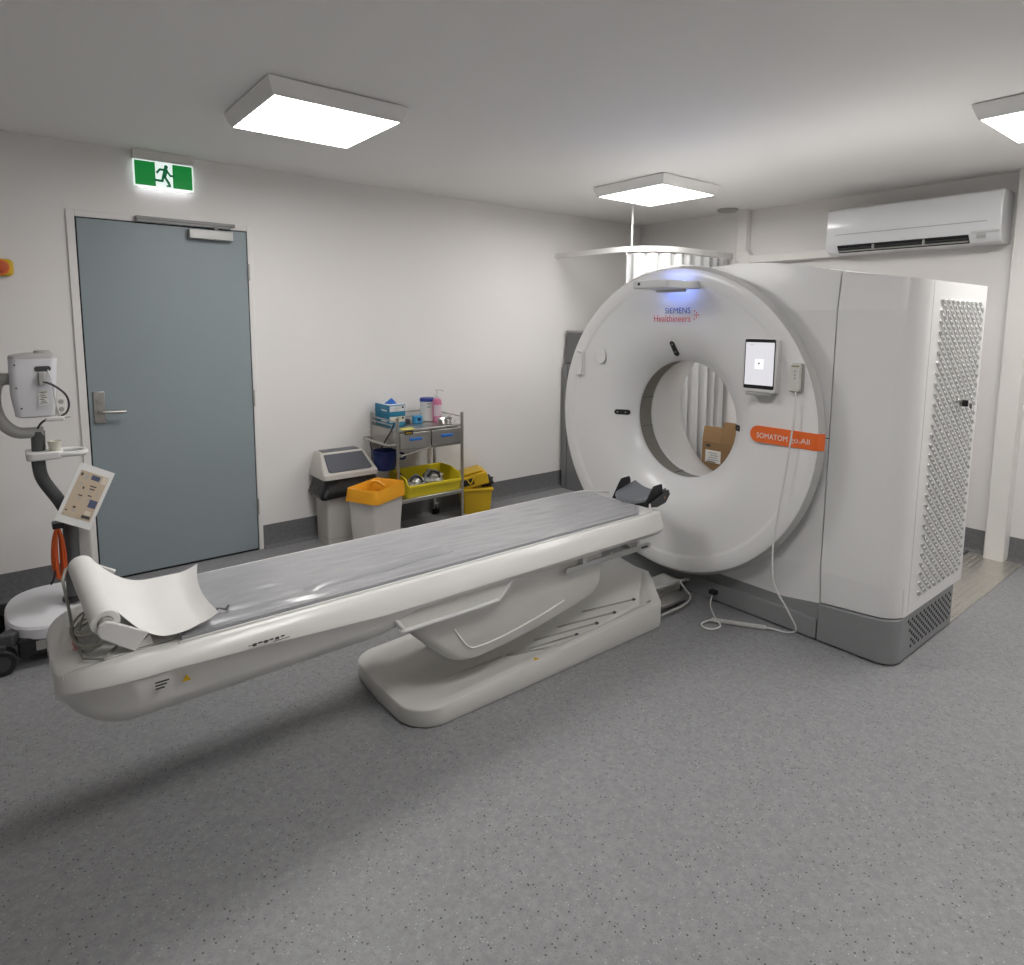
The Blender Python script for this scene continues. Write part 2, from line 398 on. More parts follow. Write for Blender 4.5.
bb = obj('bore_band', MB().lathe([(.345, 3.076), (.349, 3.14), (.351, 3.2)], (0, YC, ZC), 'x', 96, caps=False), M_BAND, g)
for a in (15, 75, 135, 180, 225, 285, 345):
    t = math.radians(a); c = Vector((3.0, YC+.348*math.cos(t), ZC+.348*math.sin(t))); e = Vector((0, -math.sin(t), math.cos(t)))*.0015; i_ = Vector((0, -math.cos(t), -math.sin(t)))*.002
    sm = MB().prism([c+Vector((.078,0,0))-e+i_, c+Vector((.2,0,0))-e+i_, c+Vector((.2,0,0))+e+i_, c+Vector((.078,0,0))+e+i_], -i_*1.5)
    obj('band_joint', sm, M_DGREY, bb, smooth=False)
obj('bore_tube', MB().lathe([(.353, 3.198), (.346, 3.2), (.345, 3.21), (.352, 3.28), (.372, 3.38), (.402, 3.5), (.445, 3.62), (.49, 3.69), (.52, 3.73), (.54, 3.74), (.62, XK)], (0, YC, ZC), 'x', 96, caps=False), M_GANTRY, g)
# side cover with rounded front corner
def ztop(y): return 1.778 + (y+2.944)*.15
def side_outline(z, cr=.095):
    pts = [(XK-.02, -2.95), (XF, -2.95)]
    cy, cx = -3.292+cr, XF+cr*1.05
    for i in range(13):
        t = PI + (PI/2)*i/12; pts.append((cx+cr*1.05*math.cos(t), cy+cr*math.sin(t)))
    pts += [(3.15, -3.292), (XK+.01, -3.292), (XK+.01, -3.0)]
    return [Vector((x, y, z)) for x, y in pts]
lo = side_outline(.22); hi = side_outline(1.7)
for p in lo: p.z = .195 + max(0, min(1, (-2.95-p.y)/.34))*.03
mid = side_outline(1.0)
for p in hi: p.z = ztop(p.y)
sc_ = obj('side_cover', MB().loft([lo, mid, hi]), M_GANTRY, g, ang=30)
crease(sc_, 1.6, lean); crease(sc_, .36, tuck)
obj('cover_seam', MB().box((XF+.035, -2.952, .11), (XK-.02, -2.942, 1.765)), M_GAP, g, smooth=False)
obj('panel_joint', MB().box((XF-.0005, -2.946, 1.0), (XF+.002, -2.93, 1.004)), M_GAP, g, smooth=False)
# perforated lattice on the side
gx0, gx1, gz0, gz1 = 3.236, 3.838, .27, 1.665
lat = MB(); ys = -3.2925
pitch_x, pitch_z = .062, .046
holes = MB()
row = 0; z = gz0+.03
while z < gz1-.02:
    k = 0; x = gx0 + .03 + (pitch_x/2 if row % 2 else 0)
    while x < gx1-.02:
        # slanted oval rim standing proud with a dark pocket
        P = []; Q = []
        for i in range(8):
            t = 2*PI*i/8; dx = .025*math.cos(t); dz = .0125*math.sin(t) - dx*.45
            P.append((x+dx, ys, z+dz)); Q.append((x+dx*.8, ys, z+dz*.8 - .002))
        holes.add([(a, ys-.0008, c) for a, b, c in Q], [tuple(range(8))])
        lat.loft([P, [(a, ys-.005, c) for a, b, c in P], [(a, ys-.004, c) for a, b, c in Q], Q], caps=False)
        x += pitch_x
    row += 1; z += pitch_z/2*1.0
obj('grille', lat, M_GANTRY, sc_, ang=20)['kind'] = 'stuff'
hz = obj('grille_pocket', holes, mat('pocket_grey', (.40, .40, .39), .6), sc_, smooth=False, recalc=False)
hz['kind'] = 'stuff'
obj('grille_frame', MB().box((3.150, -3.2925, .24), (3.153, -3.2905, 1.722)), M_RIM, sc_, smooth=False)
lk = obj('door_lock', MB().cyl((3.60, -3.290, 1.165), (3.60, -3.302, 1.165), .014), M_STEEL_D, sc_)
obj('latch_lever', MB().box((3.52, -3.304, 1.172), (3.60, -3.298, 1.182)), M_STEEL_D, lk, bevel=.002)
obj('lock_key', MB().box((3.596, -3.325, 1.15), (3.602, -3.3, 1.18)).cyl((3.60, -3.335, 1.155), (3.60, -3.338, 1.155), .012), M_BLACK, lk)
# grey base: plinth bar and right block
def base_outline(z, cr=.085):
    pts = [(XK-.09, -2.947), (XF, -2.947)]
    for i in range(11):
        t = PI + (PI/2)*i/10; pts.append((XF+cr+cr*math.cos(t), -3.288+cr+cr*math.sin(t)))
    pts += [(XK-.08, -3.288), (XK-.08, -3.0)]
    return [Vector((x, y, z)) for x, y in pts]
bl, bh = base_outline(.008), base_outline(.21)
for p in bh: p.z = .19 + max(0, min(1, (-2.947-p.y)/.34))*.028
bs = obj('base_block', MB().loft([bl, bh]), M_GREYBASE, g, bevel=.004, ang=30)
gr = MB()
for ci in range(12):
    for ri in range(10):
        z = .052 + ri*.0165; xx = 3.185 + ci*.047 + (ri % 2)*.0235
        if z > .20 or xx > 3.735 or xx < 3.175 + (.2-z)*.35: continue
        gr.prism([(xx-.012, -3.2882, z-.002), (xx+.004, -3.2882, z-.010), (xx+.012, -3.2882, z+.002), (xx-.004, -3.2882, z+.010)], (0, -.0006, 0))
obj('vent_slot', gr, M_GAP, bs, smooth=False)['kind'] = 'stuff'
pl = MB().box((XF, -2.942, .008), (XF+.5, -1.32, .108))
obj('plinth', pl, M_GREYBASE, g, bevel=.004)
obj('plinth_foot', MB().box((XF+.04, -3.24, 0), (XK-.12, -1.4, .012)), M_GAP, g)
obj('plinth_recess', MB().box((XF+.02, -2.942, .1), (XF+.4, -1.5, .2)), M_GREYBASE, g, smooth=False)
# rear support under the far side of the ring
obj('rear_foot', MB().box((3.2, -2.8, .0), (3.8, -1.45, .2)), M_GREYBASE, g, bevel=.01)
# light arm
am = MB()
pl_ = [(2.655, -2.05), (2.655, -2.255), (2.675, -2.27), (2.80, -2.272), (2.93, -2.285), (2.93, -2.02), (2.80, -2.035), (2.675, -2.035)]
am.loft([[Vector((x, y, 1.714)) for x, y in pl_], [Vector((x, y, 1.754)) for x, y in pl_]])
arm = obj('light_arm', am, mat('arm_grey', (.66, .66, .66), .35), g, bevel=.006, seg=3)
M_BLUEL = mat('blue_light_strip', (.2, .35, 1), .5, emit=(.25, .36, 1), emit_s=9)
obj('light_strip', MB().box((2.845, -2.24, 1.702), (2.850, -2.065, 1.714)), M_BLUEL, arm, smooth=False)
obj('light_lip', MB().box((2.838, -2.25, 1.699), (2.844, -2.055, 1.714)), MATS['arm_grey'], arm)
obj('light_strip', MB().box((2.83, -2.24, 1.754), (2.86, -2.065, 1.757)), M_BLUEL, arm, smooth=False)
obj('lens', MB().cyl((2.655, -2.09, 1.737), (2.652, -2.09, 1.737), .008, n=12), M_BLACK, arm)
# marks on the ring
NX = (0, -1, 0)
def on_front(txt, y, z, wd, x, m, name, h=None, bold=.02):
    return obj(name, text_mb(txt, (x, y, z), NX, (0,0,1), wd, h, bold), m, g, smooth=False, recalc=False)
on_front('SIEMENS', -2.062, 1.588, .168, 2.9135, M_NAVYINK, 'lettering', .031, .0)
on_front('Healthineers', -1.988, 1.543, .244, 2.9135, M_RED, 'lettering', .036, .0)
dots = MB()
for dy, dz in ((0, 0), (.012, .012), (.012, -.012), (.012, 0), (.024, 0), (0, .022), (0, -.022)):
    c = (2.9135, -2.256-dy, 1.579+dz)
    dots.prism([(c[0], c[1]+.004*math.cos(t), c[2]+.004*math.sin(t)) for t in [2*PI*k/8 for k in range(8)]], (-.0006, 0, 0))
obj('logo_dots', dots, M_RED, g, smooth=False)['kind'] = 'stuff'
bd = MB(); c0 = (-2.652, .996)
pts = [(YC - math.sqrt(.862**2 - .057**2), .957+.0), (YC - math.sqrt(.862**2-.062**2), 1.036)]
P = [(-2.932, .956), (-2.932, 1.036)] + [(c0[0]+.04*math.cos(t), c0[1]+.04*math.sin(t)) for t in [PI/2 - PI*i/12 for i in range(13)]]
bd.prism([(2.924, y, z) for y, z in P], (-.0115, 0, 0))
bdg = obj('orange_badge', bd, M_ORANGE, g, smooth=False)
bd2 = MB()
rim = [(.838, 2.918), (.843, 2.924), (.852, 2.937), (.859, 2.948)]
A0, A1 = math.atan2(.956-ZC, -.85), math.atan2(1.036-ZC, -.85) 
A0 = -A0 if False else A0
def polar(q, z): return (YC - math.sqrt(q*q-(z-ZC)**2), z)
vsr = []
for q, x in [(.822, 2.9125)] + [(a+.002, b-.003) for a, b in rim]:
    for k in range(5):
        y, z = polar(q, .956 + .08*k/4); vsr.append((x, y, z))
bd2.add(vsr, [(i*5+k, i*5+k+1, (i+1)*5+k+1, (i+1)*5+k) for i in range(4) for k in range(4)])
obj('badge_end', bd2, M_ORANGE, bdg)
obj('badge_lettering', text_mb('SOMATOM', (2.9122, -2.648, .978), NX, (0,0,1), .158, .026, .0), M_PAPER, bdg, smooth=False, recalc=False)
obj('badge_lettering', text_mb('go.All', (2.9122, -2.820, .972), NX, (0,0,1), .094, .033, .0), M_PAPER, bdg, smooth=False, recalc=False)
# alignment windows, handle, dimple
def stadium(c, e1, e2, L_, W_, n=8):
    c, e1, e2 = Vector(c), Vector(e1).normalized(), Vector(e2).normalized(); P = []
    for i in range(n+1): t = -PI/2 + PI*i/n; P.append(c + e1*(L_/2-W_/2 + W_/2*math.cos(t)) + e2*(W_/2*math.sin(t)))
    for i in range(n+1): t = PI/2 + PI*i/n; P.append(c + e1*(-(L_/2-W_/2) + W_/2*math.cos(t)) + e2*(W_/2*math.sin(t)))
    return P
for deg, rq in ((0, .408), (85, .405), (180, .388)):
    t = math.radians(deg); rad = Vector((0, math.cos(t), math.sin(t))); tang = Vector((0, -math.sin(t), math.cos(t)))
    slope = Vector((-.52, rad.y*.85, rad.z*.85)).normalized(); nrm = Vector((-.85, -rad.y*.52, -rad.z*.52)).normalized()
    c = Vector((2.995 if rq > .4 else 3.012, YC, ZC)) + rad*rq
    o_ = obj('laser_window', MB().prism([p - nrm*.012 for p in stadium(c, slope, tang, .10, .032)], nrm*.016), M_BLACK, g, bevel=.002)
    obj('aperture', MB().cyl(c + slope*.03 + nrm*.004, c + slope*.03 + nrm*.0055, .006, n=12), M_CABGREY, o_)
    obj('aperture', MB().cyl(c - slope*.02 + nrm*.004, c - slope*.02 + nrm*.0055, .006, n=12), M_CABGREY, o_)
obj('grab_handle', MB().tube([(2.93, -1.39, 1.354), (2.902, -1.395, 1.354), (2.896, -1.435, 1.352), (2.896, -1.440, 1.34), (2.896, -1.440, 1.224), (2.896, -1.435, 1.212), (2.902, -1.395, 1.210), (2.93, -1.39, 1.210)], .007, smooth=False), M_GANTRY, g)
obj('finger_recess', MB().prism(stadium((2.916, -1.585, 1.335), (0, 0, 1), (0, 1, 0), .1, .075), (-.006, 0, 0)), M_GANTRY, g, bevel=.004)

# tablet and handset on the ring
tb = thing('control_tablet', 'upright touch tablet in white holder on the scanner ring', 'tablet', (2.9, -2.66, 1.2))
obj('holder', MB().prism([(2.928, y, z) for y, z in rrect(-2.752, 1.204, -2.574, 1.464, .014)], (-.050, 0, 0)), M_WHITE, tb, bevel=.005)
fr_ = obj('bezel', MB().prism([(2.8785, y, z) for y, z in rrect(-2.742, 1.222, -2.584, 1.461, .007)], (-.002, 0, 0)), M_BLACK, tb)
M_SCREEN = mat('tablet_screen', (.2, .2, .2), .2, emit=(.80, .79, .84), emit_s=.50)
sc2 = obj('screen', MB().box((2.8755, -2.737, 1.24), (2.8765, -2.589, 1.446)), M_SCREEN, tb, smooth=False)
obj('dialog', MB().box((2.875, -2.685, 1.318), (2.8756, -2.64, 1.366)), mat('screen_white', (.3, .3, .3), .3, emit=(1, 1, 1), emit_s=.62), sc2, smooth=False)
obj('icon', MB().cyl((2.875, -2.662, 1.345), (2.8745, -2.662, 1.345), .005, n=10), M_DGREY, sc2)
obj('icon', MB().box((2.8748, -2.628, 1.434), (2.8756, -2.612, 1.437)), M_LGREY, sc2, smooth=False)
obj('stand_lip', MB().box((2.87, -2.735, 1.19), (2.912, -2.60, 1.204)), M_LGREY, tb, bevel=.003)
hs = thing('remote_handset', 'slim beige corded handset clipped beside the tablet', 'handset', (2.9, -2.835, 1.22))
obj('body', MB().prism([(2.905, y, z) for y, z in rrect(-2.862, 1.222, -2.812, 1.352, .01)], (-.022, 0, 0)), mat('handset_beige', (.66, .65, .60), .5), hs, bevel=.005)
obj('clip', MB().prism([(2.9165, y, z) for y, z in rrect(-2.870, 1.217, -2.810, 1.354, .01)], (-.0105, 0, 0)), M_LGREY, hs)
for z in (1.318, 1.30, 1.285): obj('button', MB().cyl((2.883, -2.84, z), (2.8815, -2.84, z), .005, n=10), M_LGREY, hs)
obj('button', MB().box((2.8818, -2.858, 1.338), (2.883, -2.824, 1.345)), mat('olive_key', (.3, .28, .12), .5), hs, smooth=False)
cab = MB().tube([(2.89, -2.842, 1.222), (2.89, -2.847, 1.14), (2.885, -2.822, .85), (2.88, -2.785, .52), (2.87, -2.80, .30), (2.90, -2.86, .17), (2.96, -2.88, .06), (2.985, -2.83, .012), (2.96, -2.76, .012), (2.945, -2.735, .012)], .0042, 8, 8)
wire = thing('handset_cable', 'white coiled cable hanging from the handset to the floor', 'cable', (2.9, -2.7, 0))
obj('cord', cab, M_WHITE, wire)
coil = []
a, b = Vector((2.945, -2.735, .012)), Vector((2.80, -2.515, .014))
for i in range(241):
    t = i/240; th = t*2*PI*30; d = (b-a).normalized(); n_ = Vector((-d.y, d.x, 0))
    coil.append(a.lerp(b, t) + n_*.0095*math.cos(th) + Vector((0, 0, .0095*math.sin(th))))
obj('coil', MB().tube(coil, .0036, 5, smooth=False), M_WHITE, wire)
obj('cord', MB().tube([(2.80, -2.515, .014), (2.74, -2.50, .008), (2.71, -2.53, .006), (2.73, -2.57, .006), (2.79, -2.575, .008), (2.84, -2.51, .012), (2.93, -2.42, .02), (2.995, -2.385, .045), (3.025, -2.38, .06)], .0042, 8, 8), M_WHITE, wire)
obj('plug', MB().box((2.995, -2.40, .05), (3.03, -2.36, .07)), M_BLACK, wire, bevel=.003)

# ---------------------------------------------------------------- patient table
pt = thing('patient_table', 'long white scanner table with grey mattress', 'scanner table', (1.8, -2.12, 0))
def hull_section(x, hw, zt, zb, inset=0):
    s_ = hw/.295
    dz = zt-.6
    k = max(0, min(1, (x-.40)/.5)); e = .040 + .034*k*k*(3-2*k)
    half = [(.0, zt), (.262*s_, zt), (.268*s_, zt-.003), (.286*s_, zt-e*.6), (.2985*s_, zt-e), (.2985*s_, zt-e-.006), (.2915*s_, zt-e-.012), (.279*s_, min(zt-e-.03, zb+.075)), (.25*s_, zb+.028), (.2*s_, zb+.006), (.0, zb)]
    P = [Vector((x, YC-a, b_)) for a, b_ in half] + [Vector((x, YC+a, b_)) for a, b_ in reversed(half[1:-1])]
    return P
st = []
for i in range(15):
    t = i/14; x = .070 + .27*(1-math.cos(t*PI/2))
    k = min(1, (x-.070)/.22); hw = .295*(.60 + .40*(1-(1-k)**2.6)**.55)
    kb = min(1, (x-.070)/.16); zb_ = .50 - .108*(1-(1-kb)**2)**.75
    st.append((x, hw, .6-.03*(1-k)**5, zb_))
st.insert(0, (.064, .295*.5, .563, .515))
st += [(.6, .295, .6, .395), (1.0, .295, .6, .40), (1.10, .295, .6, .42), (1.2, .295, .6, .455), (2.3, .295, .6, .455), (2.46, .295, .6, .46), (2.53, .285, .6, .475), (2.565, .262, .592, .49)]
hull = obj('hull', MB().loft([hull_section(*q) for q in st]), M_TABLE, pt, ang=40)
# seam on the end deck
obj('deck_seam', MB().tube([(.082, -2.36, .588), (.10, -2.345, .6), (.24, -2.325, .6005), (.44, -2.315, .6005), (.47, -2.33, .6005)], .0016, 6, 4), M_LGREY, hull)
# cradle rails
for s_ in (-1, 1):
    P = [(.36, .248), (2.40, .248), (2.50, .236), (2.6, .15), (2.6, .138), (2.495, .222), (2.40, .238), (.36, .238)]
    obj('cradle_rail', MB().prism([(x, YC+s_*y, .598) for x, y in P], (0, 0, .016 if s_ > 0 else .008)), M_WHITE, pt, bevel=.002)
# mattress with wrinkled film
def mfun(uu, vv):
    x = .37 + 2.13*uu; v_ = vv*2-1
    hw = .236 if x < 2.40 else .236 - (x-2.40)*.8
    y = YC + v_*hw
    z = .608 + .007*v_*v_
    edge = (1-abs(v_)**6)
    n1 = noise.noise(Vector((x*1.6, y*16, 3.1))); n2 = noise.noise(Vector((x*4.5, y*34+x*5, 7.7)))
    amt = .5 + .5*max(0, 1-(x-.4)/1.4)
    z += edge*amt*(.011*abs(n1) + .006*n2 + .006*noise.noise(Vector((x*9+y*14, y*20-x*4, 1.7))))
    if -.93 < v_ < -.86: z -= .004
    return (x, y, z)
matr = obj('mattress', MB().thick_grid(mfun, 200, 60, (0, 0, -.012)), M_MATT, pt, ang=60)
# raised arm rest fold on the mattress
obj('film_fold', MB().thick_grid(lambda a_, b_: (.78+.62*a_, -2.27+.06*b_+.014*math.sin(a_*3)*0+.045*a_, .612+.012*math.sin(b_*PI)**.7*math.sin(min(1, a_*8, (1-a_)*8)*PI/2)), 30, 10, (0, 0, -.004)), M_MATT, matr)
tx = MB()
for k, (dx, dy) in enumerate(((0,0), (.016,.004), (.034,-.002), (.05,.006))):
    tx.box((.475+dx, -2.25+dy, .6195), (.483+dx, -2.22+dy, .6202), Matrix.Rotation(.5*(-1)**k, 3, 'Z'))
obj('print_mark', tx, M_DGREY, matr, smooth=False)
M_RIB = mat('rib_grey', (.30, .295, .28), .5)
# lift column scoop
prof_s = [(1.14, .40), (1.20, .315), (1.265, .25), (1.338, .188), (1.39, .168), (1.45, .164), (1.62, .175), (1.814, .2), (2.02, .235), (2.15, .266), (2.19, .31), (2.205, .39), (2.205, .47), (1.14, .47)]
def scoop_ring(y, q):
    cx, cz = 1.7, .40
    return [Vector((cx+(x-cx)*q, y, cz+(z-cz)*q)) for x, z in prof_s]
rings = [scoop_ring(YC-.215, .90), scoop_ring(YC-.208, .945), scoop_ring(YC-.19, .98), scoop_ring(YC-.16, 1), scoop_ring(YC+.16, 1), scoop_ring(YC+.19, .98), scoop_ring(YC+.215, .9)]
lift = obj('lift_cover', MB().loft(rings), M_TABLE_G, pt, ang=50)
obj('cover_ridge', MB().tube([(1.335, YC-.216, .335), (1.40, YC-.217, .245), (1.46, YC-.217, .225), (1.6, YC-.217, .232), (1.80, YC-.217, .262), (1.93, YC-.217, .29)], .004, 6, 6), M_TABLE, lift)
# side skirts with U-shaped trim
for s_ in (-1, 1):
    y = YC + s_*.268
    sk = obj('side_skirt', MB().prism([(1.03, y, .505), (1.09, y, .428), (1.52, y, .428), (1.60, y, .505)], (0, -s_*.05, 0)), M_TABLE_G, pt, bevel=.004)
    obj('trim_bar', MB().tube([(1.005, y, .535), (1.05, y, .478), (1.08, y, .436), (1.105, y, .424), (1.48, y, .424), (1.52, y, .430), (1.555, y, .462), (1.595, y, .505)], .0085, 8, 4), M_WHITE, sk)
    rl = obj('accessory_rail', MB().prism(stadium((2.2, YC+s_*.235, .437), (1, 0, 0), (0, 0, 1), .58, .026), (0, s_*.012, 0)), M_ALU, pt, bevel=.002)
    for x in (2.03, 2.4): obj('rail_bracket', MB().box((x-.014, min(YC+s_*.18, YC+s_*.246), .44), (x+.014, max(YC+s_*.18, YC+s_*.246), .475)), M_WHITE, rl, bevel=.004)
    obj('rail_slot', MB().prism(stadium((2.44, YC+s_*.2485, .437), (1, 0, 0), (0, 0, 1), .05, .008), (0, s_*.001, 0)), M_GAP, rl, smooth=False)
# base plate on the floor
def base_ring(h, d, fixed=False):
    P = []
    P += [(1.125+d+.10+.10*math.cos(t), -1.82-d-.10+.10*math.sin(t)) for t in [PI/2+PI/2*i/6 for i in range(7)]]
    P += [(1.113+d, -2.1)]
    P += [(1.115+d+.14+.14*math.cos(t), -2.392+d+.14+.14*math.sin(t)) for t in [PI+PI/2*i/8 for i in range(9)]]
    P += [(1.6, -2.394+d), (2.0, -2.394+d), (2.54-d*.3, -2.392+d), (2.575-d, -2.36+d*.6), (2.80-d, -2.10), (2.80-d, -1.82-d), (2.0, -1.82-d)]
    return [Vector((x, y, h if fixed else (.078 + (x-1.1)*.04)*h)) for x, y in P]
mb = MB().loft([base_ring(.004, .006, True), base_ring(.02, 0, True), base_ring(.93, 0), base_ring(.985, .003), base_ring(1.0, .010), base_ring(1.0, .035), base_ring(.96, .05), base_ring(.72, .10), base_ring(.66, .14)])
tb_ = obj('floor_base', mb, M_TABLE_G, pt, ang=35)
# raised ramp with bellows grooves
mb = MB().loft([[Vector(p) for p in ((1.62, -2.335, .03), (1.62, -1.86, .03), (1.62, -1.86, .062), (1.62, -2.335, .062))],
                [Vector(p) for p in ((2.46, -2.345, .06), (2.62, -1.86, .06), (2.62, -1.86, .165), (2.42, -2.345, .145))],
                [Vector(p) for p in ((2.78, -2.09, .05), (2.78, -1.84, .05), (2.78, -1.84, .185), (2.74, -2.10, .165))]])
rp = obj('ramp_cover', mb, M_TABLE_G, pt, bevel=.006, ang=30)
for (x, y, dx) in ((2.43, -2.302, .26), (2.27, -2.318, .28), (2.14, -2.325, .30), (2.005, -2.328, .33), (1.875, -2.33, .20)):
    z = .062 + .1035*(x-1.62)
    P = [(x, y, z+.003), (x-dx*.5, y+.05, z-.1035*dx*.5+.003), (x-dx, y+.10, z-.1035*dx+.003)]
    gv = obj('bellows_rib', MB().tube(P, .004, 6, 4), M_RIB, rp)
    obj('rib_clip', MB().box((x-.006, y-.008, z), (x+.010, y+.004, z+.008)), M_DGREY, gv)
obj('edge_line', MB().tube([(1.85, -2.362, .1085), (2.1, -2.360, .1185), (2.5, -2.355, .1345)], .0015, 6, 6), M_LGREY, rp)
# warning triangle and decals
def tri(c, e1, e2, s_): c, e1, e2 = Vector(c), Vector(e1), Vector(e2); return [c-e1*s_-e2*s_*.6, c+e1*s_-e2*s_*.6, c+e2*s_*1.1]
obj('warning_sticker', MB().prism(tri((1.72, -2.375, .1035), (1, 0, 0), (0, 1, 0), .014), (0, 0, .0012)), M_YELLOW2, tb_, smooth=False)
obj('warning_sticker', MB().prism(tri((.366, YC-.2925, .513), (1, 0, 0), (0, -.2, 1), .012), (0, -.003, 0)), M_YELLOW2, hull, smooth=False)
dm = MB()
for i in range(3): dm.box((.285, -2.413, .530-i*.009), (.285+.035-.006*i, -2.4115, .534-i*.009))
for i in range(6):
    x = .548+i*.017; dm.box((x, -2.4168, .556+(.004 if i % 2 else 0)), (x+.011, -2.4145, .564))
obj('decal', dm, M_INK, hull, smooth=False)['kind'] = 'stuff'
dm = MB()
dm.box((.535, -2.4168, .5605), (.60, -2.4145, .562)); dm.box((.61, -2.4168, .552), (.66, -2.4145, .5535))
obj('decal', dm, M_INK, hull, smooth=False)['kind'] = 'stuff'
obj('lettering', text_mb('Healthineers', (.128, -2.21, .597), (0, 1, 0), (-1, 0, 0), .11, .014, .012, depth=.0012), M_RED, hull, smooth=False, recalc=False)
obj('lettering', text_mb('SIEMENS', (.148, -2.13, .599), (0, 1, 0), (-1, 0, 0), .055, .012, .02, depth=.0012), M_INK, hull, smooth=False, recalc=False)
# linkage between base and gantry
lkg = obj('dock_bracket', MB().tube([(2.70, -2.19, .085), (2.95, -2.205, .085), (3.02, -2.21, .075)], .009, 8, 3), M_RIM, pt)
obj('dock_loop', MB().tube([(2.60, -2.35, .035), (2.80, -2.345, .035), (2.90, -2.31, .04), (2.93, -2.25, .06), (2.94, -2.21, .085)], .006, 8, 5), M_RIM, lkg)
obj('dock_plate', MB().box((2.66, -2.31, .03), (2.9, -2.21, .05)), M_STEEL_D, lkg, bevel=.004)
obj('dock_tongue', MB().box((2.72, -2.17, .012), (3.0, -2.05, .07)), M_TABLE_G, lkg, bevel=.004)

# head holder
hh = thing('head_holder', 'grey padded head rest with black side wings', 'head rest', (2.64, -2.135, .6))
def pad(uu, vv):
    v_ = vv*2-1; x = 2.505 + .235*uu
    hw = .115*min(1, (max(.0, 1-(1-min(1, uu*2.2))**2.4))**.5+.02)
    x0 = x
    y = -2.135 + v_*hw
    z = .612 + .045*uu + .03*v_*v_ + .01*uu*uu
    return (x0, y, z)
obj('pad', MB().thick_grid(pad, 20, 16, (0, 0, -.012)), mat('head_pad_grey', (.20, .21, .23), .6), hh)
obj('cradle', MB().thick_grid(lambda a_, b_: (lambda p: (p[0]+.006, p[1], p[2]-.013))(pad(a_, b_)), 20, 16, (.004, 0, -.03)), M_BLACK, hh)
for y, th, lab in ((-2.022, .007, ''), (-2.248, -.007, '')):
    P = [(2.535, .607), (2.60, .700), (2.622, .724), (2.69, .728), (2.70, .71), (2.70, .668), (2.60, .607)]
    wg = obj('side_wing', MB().prism([(x, y + (z-.61)*(.03 if y > -2.1 else -.03), z) for x, z in P], (0, th, 0)), M_BLACK, hh, bevel=.002)
    if y < -2.1:
        obj('wing_tail', MB().prism([(2.56, y-.012, .612), (2.60, y-.016, .64), (2.74, y-.016, .69), (2.755, y-.016, .66), (2.72, y-.014, .615), (2.65, y-.012, .60)], (0, -.006, 0)), M_DGREY, wg, bevel=.002)
        obj('warning_sticker', MB().prism(tri((2.705, y-.023, .648), (1, 0, 0), (0, 0, 1), .010), (0, -.001, 0)), mat('sticker_tan', (.45, .2, .1), .5), wg, smooth=False)
obj('neck_block', MB().box((2.54, -2.20, .603), (2.72, -2.07, .612)), M_LGREY, hh, bevel=.008)
hh.scale = (.92, .92, .92); hh.location = (2.645, -2.14, .578)
# ---------------------------------------------------------------- paper roll on the table end
pr = thing('paper_roll', 'white couch paper roll with loose sheet at the table end', 'paper roll', (.19, -2.1, .6))
ra, rb = Vector((.172, -1.885, .735)), Vector((.190, -2.30, .694))
ax = (rb-ra).normalized()
mb = MB(); tq = Vector((0,0,1)); e1 = ax.cross(tq).normalized(); e2 = ax.cross(e1); N_ = 36
def rng(c, q): return [c + (e1*math.cos(2*PI*i/N_)+e2*math.sin(2*PI*i/N_))*q for i in range(N_)]
mb.loft([rng(ra, .02), rng(ra, .035), rng(ra+ax*.002, .0365), rng(rb-ax*.002, .0365), rng(rb, .035), rng(rb, .02), rng(rb-ax*.05, .02)], caps=False)
roll = obj('roll', mb, M_PAPER, pr, ang=40)
obj('core_shaft', MB().cyl(ra-ax*.02, rb+ax*.018, .0185, n=20), M_LGREY, pr)
bk = MB()
def plate(c, th):
    P2 = [(-.026, -.012), (-.02, .008), (-.004, .016), (.014, .010), (.10, -.045), (.062, -.092), (-.018, -.030)]
    return [Vector((c.x+a_, c.y, c.z+b_)) for a_, b_ in P2]
obj('end_bracket', MB().prism(plate(rb + ax*.018 , .01), (0, -.012, 0)), M_WHITE, pr, bevel=.004)
obj('end_bracket', MB().prism([p for p in plate(ra - ax*.012, .01)], (0, .012, 0)), M_WHITE, pr, bevel=.004)
obj('bracket_foot', MB().prism([(.245, -2.315, .602), (.295, -2.315, .634), (.302, -2.315, .602)], (0, .05, 0)), M_WHITE, pr, bevel=.002)
def sheet(uu, vv):
    # uu along the sheet from the roll to the free edge, vv across the table
    c = ra.lerp(rb, .02+.93*vv)
    xa, za = c.x+.0315, c.z+.018
    xe = .512 - .035*vv - .02*math.sin(vv*PI)
    t = uu; x = xa + (xe-xa)*t
    zl = .652 - .022*vv
    z = zl + (za-zl)*max(0, 1-t/.5)**2.2
    z += .022*max(0, (t-.8)/.2)**1.6*(1-vv*.2) + .012*vv**4*max(0, t-.4)
    y = -1.892 - .385*vv - .03*t*(1-vv) - .075*vv**2*math.sin(min(1, t*1.25)*PI*.75)
    z += .003*noise.noise(Vector((x*8, y*8, 2)))
    return (x, y, z)
obj('loose_sheet', MB().thick_grid(sheet, 40, 24, (0, 0, -.0008)), M_PAPER, roll, ang=70)
